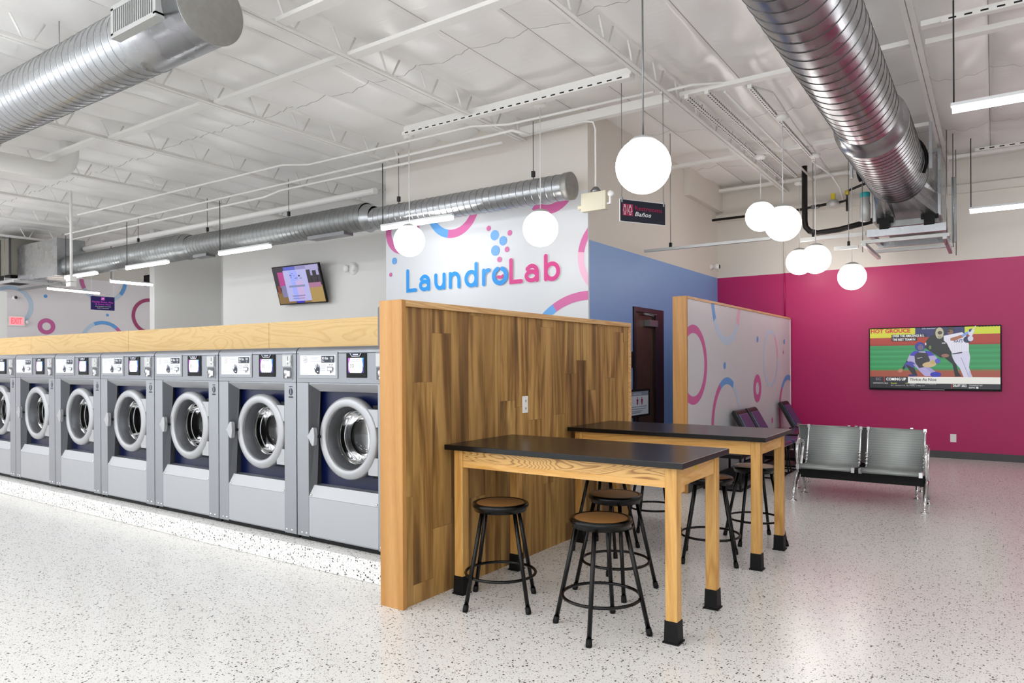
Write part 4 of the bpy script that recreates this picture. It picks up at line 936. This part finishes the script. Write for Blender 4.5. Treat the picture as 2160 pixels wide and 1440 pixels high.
# ------------------------------------------------------------------ waiting benches
def bench():
    t = thing('waiting_bench', '', 'bench', (0, 0, 0), 'chrome beam benches back to back')
    L = .575
    for s in (-1, 1):
        xa, xb = (-L+.015, -.035) if s < 0 else (.035, L-.015)
        # seat shell profile (y, z): front lip -> seat -> back
        pr = [(-.24, .335), (-.245, .358), (-.225, .375), (-.15, .372), (0, .350), (.10, .342), (.15, .352), (.18, .385), (.215, .47), (.265, .62), (.30, .72), (.318, .745), (.335, .742)]
        mb = MB(); A = [mb.bm.verts.new((xa, y, z)) for y, z in pr]; B = [mb.bm.verts.new((xb, y, z)) for y, z in pr]
        for i in range(len(pr)-1): mb.face([A[i], B[i], B[i+1], A[i+1]], None, True)
        o = mb.build('seat_shell', M['perf'], t); md = o.modifiers.new('solid', 'SOLIDIFY'); md.thickness = .006
        for x in (xa, xb):
            mb = MB(); mb.tube([(x, y, z-.004) for y, z in pr], .011, 8)
            mb.box(x-.016, x+.016, -.255, -.215, .33, .38).box(x-.014, x+.014, .30, .34, .72, .757)
            for k in range(4): mb.lathe([(0, -.016), (.012, -.012), (.012, .012), (0, .016)], 'x', (x, .165+.012*k, .40+.035*k-.02), 8)
            mb.build('side_rail', M['chrome'], o)
    MB().box(-L, L, -.045, .045, .215, .315).build('beam', M['blackmat'], t, bevel=.004)
    MB().box(-.03, .03, -.14, .16, .31, .345).build('center_bracket', M['blackmat'], t)
    for s in (-1, 1):
        x = s*(L+.02)
        mb = MB()
        mb.tube([(x, -.30, .045), (x, -.27, .10), (x, -.20, .17), (x, -.12, .24), (x, -.05, .27), (x, .03, .26), (x, .12, .20), (x, .19, .12), (x, .225, .045)], [.014, .017, .019, .022, .024, .024, .021, .018, .014], 12)
        mb.tube([(x, -.05, .26), (x, -.10, .38), (x, -.13, .50), (x, -.10, .575), (x, 0, .595), (x, .10, .60), (x, .17, .57), (x, .17, .50), (x, .10, .38), (x, .03, .28)], [.02, .018, .016, .018, .022, .02, .016, .014, .016, .02], 12)
        mb.lathe([(0, -.03), (.035, -.026), (.035, .026), (0, .03)], 'x', (x, 0, .27), 16)
        fr = mb.build('end_frame', M['chrome'], t)
        for y in (-.30, .225): MB().lathe([(0, 0), (.034, 0), (.036, .008), (.012, .016), (.012, .035), (.018, .045), (0, .055)], 'z', (x, y, 0), 20).build('foot', M['chrome'], fr)
        MB().tube([(x, -.13, .585), (x, 0, .612), (x, .12, .612)], [.012, .02, .014], 10).build('arm_pad', M['chrome'], fr)
    return t
bp = bench(); bp.location = (-1.145, 8.03, 0); bp['label'] = 'metal two seat bench with perforated seats facing the viewer, in front'
dup(bp, (-1.27, 8.73, 0), pi, 'metal two seat bench behind the front one, facing the magenta wall')

# ------------------------------------------------------------------ vinyl lounge chairs by the patterned divider
def lounge(y0, y1, lab):
    ym = (y0+y1)/2; t = thing('lounge_chair', lab, 'chair', (-2.5, ym, 0), 'navy vinyl chairs along the patterned divider')
    back = [(-2.775, .80), (-2.755, .835), (-2.715, .83), (-2.69, .79), (-2.50, .44), (-2.55, .40)]
    MB().prism(back, 'y', y0, y1).build('backrest', M['vinylside'], t, bevel=.015)
    mb = MB(); mb.hexa([(-2.70, y0+.03, .775), (-2.52, y0+.02, .45), (-2.52, y1-.02, .45), (-2.70, y1-.03, .775), (-2.675, y0+.04, .79), (-2.495, y0+.03, .465), (-2.495, y1-.03, .465), (-2.675, y1-.04, .79)]); mb.build('back_cushion', M['vinyl'], t, bevel=.012)
    MB().prism([(-2.50, .37), (-2.50, .43), (-2.42, .455), (-2.15, .455), (-2.12, .44), (-2.12, .41), (-2.2, .37)], 'y', y0-.01, y1+.01).build('seat', M['vinyl'], t, bevel=.012)
    for y in (y0+.02, y1-.02):
        MB().tube([(-2.56, y, .42), (-2.60, y, .30), (-2.62, y, .06), (-2.60, y, .012), (-2.2, y, .012), (-2.17, y, .04), (-2.22, y, .38)], .010, 8).build('sled_frame', M['blackmat'], t)
    MB().tube([(-2.2, y0+.02, .012), (-2.2, y1-.02, .012)], .010, 8).tube([(-2.6, y0+.02, .20), (-2.6, y1-.02, .20)], .010, 8).build('cross_bar', M['blackmat'], t)
    return t
lounge(8.98, 9.42, 'navy vinyl chair against the patterned divider, leftmost of the three')
lounge(9.52, 9.94, 'navy vinyl chair against the patterned divider, middle of the three')
lounge(11.33, 11.75, 'navy vinyl chair near the corner of the magenta wall, partly hidden by the bench')
def side_table(x0, x1, y0, y1, h, lab, topm):
    t = thing('side_table', lab, 'table', ((x0+x1)/2, (y0+y1)/2, 0)); w = .022
    MB().box(x0, x1, y0, y1, h-.02, h).build('tabletop', topm, t, bevel=.003)
    MB().box(x0+.03, x1-.03, y0+.03, y1-.03, .11, .13).build('shelf', M['blackmat'], t)
    for x in (x0, x1-w):
        for y in (y0, y1-w): MB().box(x, x+w, y, y+w, 0, h-.02).build('leg', M['blackmat'], t)
    mb = MB()
    for z in (.0, h-.042, .09):
        for y in (y0, y1-w): mb.box(x0+w, x1-w, y, y+w, z, z+w)
        for x in (x0, x1-w): mb.box(x, x+w, y0+w, y1-w, z, z+w)
    mb.build('frame_rails', M['blackmat'], t)
side_table(-2.76, -2.33, 7.9, 8.85, .41, 'low black framed table between the rear stools and the first navy chair', M['blackmat'])
M['pinkreflect'] = P('dark_gloss_top', '#5a3a3e', .08, coat=.5)  # pink of the reflected magenta wall mixed into the top's colour
side_table(-2.72, -2.22, 10.15, 11.1, .47, 'low glossy dark table between the middle navy chair and the corner chair', M['pinkreflect'])

# ------------------------------------------------------------------ hanging signs
A = Vector((-3.13, 6.52, 0)); B = Vector((-2.85, 7.01, 0)); d = (B-A).normalized(); nn = Vector((d.y, -d.x, 0)); W_ = (B-A).length; zb, zt = 2.895, 3.115
t = thing('hanging_sign', 'dark hanging restrooms sign with red pictogram under the largest globe', 'sign', ((A.x+B.x)/2, (A.y+B.y)/2, zb))
def slab(mb, A, d, nn, s0, s1, z0, z1, t0, t1, m=None):
    q = [tuple(A+d*s+nn*e+Vector((0, 0, z))) for z in (z0, z1) for s, e in ((s0, t0), (s1, t0), (s1, t1), (s0, t1))]; mb.hexa(q, m)
mb = MB(); slab(mb, A, d, nn, -.006, W_+.006, zb-.006, zt+.006, -.008, .002); mb.build('sign_edge', M['signwhite'], t)
mb = MB(); slab(mb, A, d, nn, 0, W_, zb, zt, -.004, .005); mb.build('sign_board', M['signdark'], t)
pa = Paint(A+nn*.005+Vector((0, 0, zb)), d, (0, 0, 1), nn)
pa.rect(.025, .058, .155, .178, M['crimson'])
for u, dress in ((.052, 0), (.118, 1)):
    pa.ell(u, .162, .010, .010, M['signwhite']); pa.ell(u, .162, .006, .006, M['crimson'])
    o = [(u-.010, .148), (u+.010, .148), (u+(.022 if dress else .016), .105), (u+.008, .10), (u+.008, .07), (u-.008, .07), (u-.008, .10), (u-(.022 if dress else .016), .105)]
    pa.stroke(o+[o[0]], .0045, M['signwhite'])
pa.rect(.084, .08, .087, .165, M['signwhite'])
pa.text('Restrooms', .175, .122, .045, M['crimson'], .345, .008); pa.text('Ba\u00f1os', .175, .062, .044, M['signwhite'], .205, .008, .25)
pa.build('sign_lettering', t)
for s in (.02, W_-.02):
    p = A+d*s; MB().tube([(p.x, p.y, zt), (p.x, p.y, 4.3)], .0035, 6).box(p.x-.01, p.x+.01, p.y-.01, p.y+.01, zt-.03, zt+.02).build('hanging_wire', M['wire'], t)
# purple sign at the play area
X = -17.5
t = thing('hanging_sign', 'purple hanging sign with pink and white wording over the far left play area', 'sign', (X, 8.29, 2.77))
MB().box(X-.01, X, 8.02, 8.56, 2.76, 3.085).build('sign_board', M['signpurple'], t)
MB().box(X-.015, X-.002, 8.01, 8.57, 2.75, 2.76).build('sign_edge', M['signwhite'], t)
pa = Paint((X, 8.02, 2.76), (0, 1, 0), (0, 0, 1), (1, 0, 0), step=.001)
pkk = screenmat('#d24cc8', .7)  # emission gives the pink sign wording a glow of its own
pa.rect(.23, .235, .31, .305, pkk); pa.stroke([(.245, .25), (.26, .285), (.275, .265), (.295, .295)], .008, M['signwhite'])
pa.text('Family Read, Play', .03, .175, .035, pkk, .48, .012); pa.text('& Learn Area', .10, .122, .035, pkk, .35, .012)
pa.text('Area familiar para leer,', .09, .078, .022, M['signwhite'], .37, .012); pa.text('jugar y aprender', .14, .04, .022, M['signwhite'], .27, .012)
pa.build('sign_lettering', t)
for y in (8.04, 8.54): MB().tube([(X, y, 3.08), (X, y, 4.3)], .006, 6).build('hanging_wire', M['signwhite'], t)
# exit sign
t = thing('exit_sign', 'red lit EXIT sign on the painted far left wall above the door', 'sign', (XL, 7.4, 2.44))
MB().box(XL, XL+.06, 7.20, 7.58, 2.43, 2.67).build('sign_case', M['outlet'], t)
MB().box(XL+.06, XL+.064, 7.25, 7.55, 2.46, 2.65).build('sign_face', P('exit_face', '#f08a90', .4, emis='#ff8088', es=.55), t)
pa = Paint((XL+.066, 7.25, 2.46), (0, 1, 0), (0, 0, 1), (1, 0, 0), step=.001); pa.text('EXIT', .035, .025, .14, M['exitred'], .23, .018); pa.build('sign_lettering', t)
for y in (7.16, 7.64): MB().sphere((XL+.05, y, 2.54), .045, 16).build('lamp_head', M['outlet'], t)
# black slot vent at far left
t = thing('projector', 'black box device hanging below the far left end of the long duct', 'projector', (-16.6, 9.2, 3.35))
MB().box(-17.0, -16.4, 9.0, 9.8, 3.36, 3.62).build('case', M['dark'], t)
for y in (9.1, 9.7): MB().tube([(-16.7, y, 3.62), (-16.7, y, 4.4)], .01, 6).build('hanger', M['wire'], t)

# ------------------------------------------------------------------ wall television with a baseball broadcast
TX0, TX1, TZ0, TZ1, TY = -1.622, .090, 1.012, 1.974, 12.30
t = thing('television', 'large flat television showing a baseball game on the magenta wall', 'television', (-.77, TY, TZ0))
MB().box(TX0, TX1, TY, TY+.04, TZ0, TZ1).build('case', M['blackmat'], t, bevel=.004)
MB().box(TX0+.3, TX1-.3, TY+.04, YM, TZ0+.2, TZ1-.2).build('wall_mount', M['dark'], t)
SW, SH = TX1-TX0-.03, TZ1-TZ0-.045
pa = Paint((TX0+.015, TY-.001, TZ0+.03), (1, 0, 0), (0, 0, 1), (0, -1, 0), step=.0003, start=.0005)
def q(cx, cy):   # picture sampled on a 1650 x 760 grid
    return ((cx-205)/1645*SW, (1-(cy-183)/762)*SH)
def qp(pts, m): pa.poly([q(*p) for p in pts], m)
def qe(cx, cy, a, b, m, rot=0): u, v = q(cx, cy); pa.ell(u, v, a/1645*SW, b/762*SH, m, 24, rot)
def qt(txt, cx, cy, h, w, m, bold=.01):
    u, v = q(cx, cy); pa.text(txt, u, v, h/762*SH, m, w/1645*SW, bold)
E_ = .72
c = lambda h, s=E_: screenmat(h, s)
qp([(205, 945), (1850, 945), (1850, 183), (205, 183)], c('#2f9a58'))
qp([(205, 300), (1850, 300), (1850, 400), (205, 400)], c('#b33418')); qp([(205, 385), (1850, 385), (1850, 402), (205, 402)], c('#9c2c18'))
qp([(205, 300), (810, 300), (810, 183), (205, 183)], c('#dede28')); qp([(810, 300), (1430, 300), (1430, 183), (810, 183)], c('#232a68')); qp([(1430, 275), (1850, 275), (1850, 183), (1430, 183)], c('#d8e028')); qp([(1430, 300), (1850, 300), (1850, 275), (1430, 275)], c('#b33418'))
qt('HOT GROUCE', 215, 236, 48, 530, c('#d8281c'), .045); qt('Life insurance', 900, 200, 14, 190, c('#e8e8f0')); qp([(1560, 183), (1850, 183), (1850, 186), (1560, 186)], c('#202020'))
for k in range(7): qp([(1600+36*k, 183), (1622+36*k, 183), (1622+36*k, 190), (1600+36*k, 190)], c('#202020'))
for k in range(9): qp([(205, 440+32*k), (1850, 436+32*k), (1850, 446+32*k), (205, 452+32*k)], c('#3aa868' if k % 2 else '#2a8c50'))
qp([(205, 725), (1850, 725), (1850, 945), (205, 945)], c('#a8503c')); qp([(205, 715), (1850, 705), (1850, 728), (205, 728)], c('#8c6a38'))
# umpire
qp([(1000, 290), (1060, 270), (1180, 280), (1260, 360), (1270, 520), (1240, 560), (1130, 560), (1000, 480), (930, 430), (955, 340)], c('#14161a'))
qp([(1130, 540), (1260, 520), (1320, 620), (1350, 740), (1390, 790), (1310, 795), (1280, 640), (1180, 560)], c('#0d0f14'))
qe(1120, 240, 80, 55, c('#24263a')); qe(1120, 255, 52, 72, c('#c9bfa0')); qe(1125, 250, 30, 22, c('#4a4238')); qp([(1095, 290), (1150, 290), (1135, 325), (1110, 325)], c('#a09880'))
qe(1190, 535, 50, 22, c('#9a6a58')); qp([(1150, 375), (1195, 375), (1195, 385), (1150, 385)], c('#e8e8e8')); qp([(935, 375), (950, 370), (955, 400), (940, 405)], c('#e8e8e8')); qe(1000, 430, 16, 24, c('#6d8a3c'))
# catcher
qp([(735, 520), (800, 480), (1000, 480), (1090, 560), (1080, 620), (800, 640), (700, 600)], c('#b9b0d8'))
qp([(800, 470), (760, 500), (735, 530), (830, 540), (860, 480)], c('#4038c0')); qp([(930, 470), (1000, 480), (1060, 530), (970, 540)], c('#4038c0'))
qp([(700, 590), (640, 690), (660, 710), (730, 620)], c('#16161c')); qe(615, 722, 32, 22, c('#c08468'), .5)
qe(740, 650, 70, 45, c('#4a48a8')); qp([(680, 640), (720, 700), (790, 790), (840, 790), (800, 690)], c('#1c1c2a')); qp([(780, 640), (930, 790), (1040, 790), (1060, 740), (1000, 690), (880, 650)], c('#b8aee0')); qp([(900, 650), (1010, 690), (1100, 760), (1060, 790), (960, 700)], c('#a79fd6'))
qp([(800, 530), (840, 490), (960, 500), (1000, 590), (960, 670), (860, 690), (810, 620)], c('#2a2a32')); pa.stroke([q(838, 562), q(852, 566), q(900, 552)], .006, c('#e8e8f0'))
qe(870, 420, 65, 58, c('#2a2c9a')); qe(880, 430, 38, 40, c('#7c6a80')); 
for k in range(4): pa.stroke([q(845, 405+22*k), q(925, 405+22*k)], .005, c('#2a2c88'))
qe(990, 645, 88, 34, c('#d8b98c'), .1); qe(1035, 615, 36, 26, c('#c8b074')); qe(1095, 600, 34, 30, c('#5a5ad0')); qe(1070, 770, 70, 34, c('#2c34b8')); qe(770, 782, 55, 14, c('#282c78'))
# batter
qp([(1270, 500), (1480, 480), (1495, 560), (1480, 680), (1520, 800), (1415, 800), (1370, 690), (1310, 620), (1280, 560)], c('#dfdcf4')); pa.stroke([q(1385, 560), q(1440, 690), q(1475, 795)], .006, c('#8a88b8')); qp([(1475, 700), (1525, 800), (1480, 800)], c('#c8c4e0'))
qp([(1170, 290), (1250, 275), (1400, 250), (1450, 300), (1480, 400), (1480, 480), (1275, 505), (1250, 460), (1210, 380), (1175, 350)], c('#eeecfa'))
for k in range(7): pa.stroke([q(1270+30*k, 390), q(1285+28*k, 500)], .0025, c('#b8b8d8'))
qp([(1275, 510), (1400, 490), (1400, 505), (1280, 522)], c('#1c1c30')); qt('RAYS', 1300, 375, 40, 105, c('#2c3c70'), .02)
qp([(1255, 320), (1330, 300), (1400, 280), (1420, 310), (1300, 355), (1255, 350)], c('#b27456')); qp([(1390, 285), (1470, 240), (1485, 265), (1410, 310)], c('#7aa8ec'))
qp([(1470, 240), (1500, 215), (1550, 225), (1520, 300), (1480, 290)], c('#e4e6f4')); qp([(1480, 220), (1520, 205), (1505, 245), (1480, 250)], c('#23307a')); pa.stroke([q(1520, 240), q(1562, 180)], .012, c('#e8dcc8')); qe(1470, 340, 58, 42, c('#272c58'), .3); qe(1500, 330, 34, 34, c('#dcdcf0'))
qe(1255, 215, 48, 34, c('#2a2826')); qe(1255, 245, 38, 28, c('#8c6048')); qp([(1205, 235), (1250, 222), (1250, 245), (1205, 248)], c('#201e20'))
# captions
qp([(500, 348), (835, 348), (835, 303), (500, 303)], c('#101318')); qp([(500, 303), (950, 298), (945, 262), (500, 262)], c('#101318'))
qt('OVER THE AMAZINGS 8-2.', 513, 294, 28, 415, c('#f2f2f4', .95), .015); qt('THE BEST TEAM IN', 513, 340, 28, 298, c('#f2f2f4', .95), .015)
qp([(205, 945), (1850, 945), (1850, 885), (205, 885)], c('#24252c', .6)); qp([(205, 885), (1850, 885), (1850, 800), (205, 800)], c('#2b2c36', .6)); qp([(715, 882), (1850, 882), (1850, 800), (715, 800)], c('#e4e2dc', .85)); qp([(397, 870), (405, 870), (405, 800), (397, 800)], c('#d83040'))
qt('SC', 285, 845, 32, 72, c('#9a8c9c'), .01); qt('COMING UP', 428, 847, 34, 262, c('#f4f4f4', .95), .025); qt('Thrice As Nice', 738, 850, 36, 342, c('#26262a'), .015)
qt('ESPNEWS', 250, 890, 15, 140, c('#d8d8d8')); qt('MLB', 405, 890, 14, 45, c('#d8d8d8')); qt('Royals', 490, 890, 16, 80, c('#d6e04a')); qt('12', 685, 890, 16, 28, c('#d6e04a')); qt('Angels', 735, 895, 16, 85, c('#d0d0d4')); qt('11 | Final/10', 940, 897, 15, 135, c('#b8b8bc'))
qt('KC : Santana 4-5, 2B, HR(4), 5 RBI, 2 R', 490, 917, 14, 440, c('#c4c4c8')); qp([(1264, 938), (1270, 938), (1270, 884), (1264, 884)], c('#e83048')); qt('DRAFT 2022', 1285, 920, 30, 165, c('#f2f2f2', .95), .01); qt('THURSDAY 8ET', 1478, 908, 15, 165, c('#e0e0e0')); qt('ESPN', 1478, 935, 16, 72, c('#f0f0f0'), .02); qe(1578, 927, 15, 12, c('#f0f0f0'))
pa.build('screen_picture', t)
MB().box(TX0+.7, TX1-.7, TY-.003, TY, TZ0+.008, TZ0+.016).build('maker_badge', M['wire'], t)
# ------------------------------------------------------------------ tilted screen on the white wall
ya = 8.86
t = thing('television', 'small television leaning forward from the white wall left of the painted logo', 'television', (-11.1, 9.0, 2.64))
cA = Vector((-11.76, 8.96, 2.63)); U2 = Vector((1.385, 0, -.012)).normalized(); V2 = Vector((-.055, -.17, .755)).normalized(); N2 = U2.cross(V2).normalized()
if N2.y > 0: N2 = -N2
w2, h2 = 1.385, .76
def b2(u0, u1, v0, v1, n0, n1):
    mb = MB(); mb.hexa([tuple(cA+U2*u+V2*v+N2*n_) for n_, in ((n0,), (n1,)) for u, v in ((u0, v0), (u1, v0), (u1, v1), (u0, v1))]); return mb
b2(0, w2, 0, h2, -.045, 0).build('case', M['blackmat'], t, bevel=.004)
MB().box(-11.3, -10.9, 8.93, 9.1, 2.85, 3.1).build('wall_mount', M['dark'], t)
pa = Paint(cA, U2, V2, N2, step=.0004, start=.001)
a_, b_ = w2, h2; R = lambda x0, y0, x1, y1, m: pa.rect(x0*a_, y0*b_, x1*a_, y1*b_, m)
R(.015, .025, .985, .975, c('#2c2030')); R(.015, .03, .985, .35, c('#8a6a34', .8)); R(.70, .03, .985, .45, c('#b0904c', .85)); R(.10, .45, .26, .85, c('#c83a94')); R(.12, .2, .24, .5, c('#8886b4')); R(.04, .3, .10, .5, c('#8c3c20')); R(.25, .8, .5, .97, c('#5a66d8')); R(.5, .86, .985, .97, c('#9a94cc')); R(.72, .7, .97, .96, c('#b8b4e4'))
R(.72, .45, .80, .85, c('#201c28')); R(.84, .45, .92, .82, c('#1c1824')); R(.72, .4, .97, .52, c('#b87aa0')); R(.38, .03, .56, .12, c('#2a18c0'))
R(.23, .08, .72, .88, c('#b4b4e6', .9)); R(.36, .1, .52, .86, c('#9aa6f4', .95)); R(.46, .12, .6, .6, c('#c8aede', .9)); R(.30, .44, .64, .49, c('#8e96c0')); R(.33, .20, .60, .23, c('#8e8ec4')); R(.33, .14, .58, .16, c('#8e8ec4'))
for (x0, y0, x1, y1) in ((.36, .74, .40, .76), (.38, .68, .39, .72), (.45, .72, .46, .74), (.46, .66, .52, .675), (.54, .70, .58, .74), (.56, .65, .61, .665), (.42, .78, .43, .80)): R(x0, y0, x1, y1, c('#2c3278'))
pa.build('screen_picture', t)

# ------------------------------------------------------------------ light
w = bpy.data.worlds.new('world'); SC.world = w; w.use_nodes = True
w.node_tree.nodes['Background'].inputs[0].default_value = (.93, .96, 1., 1); w.node_tree.nodes['Background'].inputs[1].default_value = 1.15
SC.view_settings.view_transform = 'Standard'; SC.view_settings.look = 'None'; SC.view_settings.gamma = 1; SC.view_settings.use_curve_mapping = False
SC.view_settings.exposure = .95
SC.cycles.max_bounces = 8; SC.cycles.diffuse_bounces = 4; SC.cycles.glossy_bounces = 4; SC.cycles.transparent_max_bounces = 12; SC.cycles.sample_clamp_indirect = 6
SC.cycles.use_denoising = True
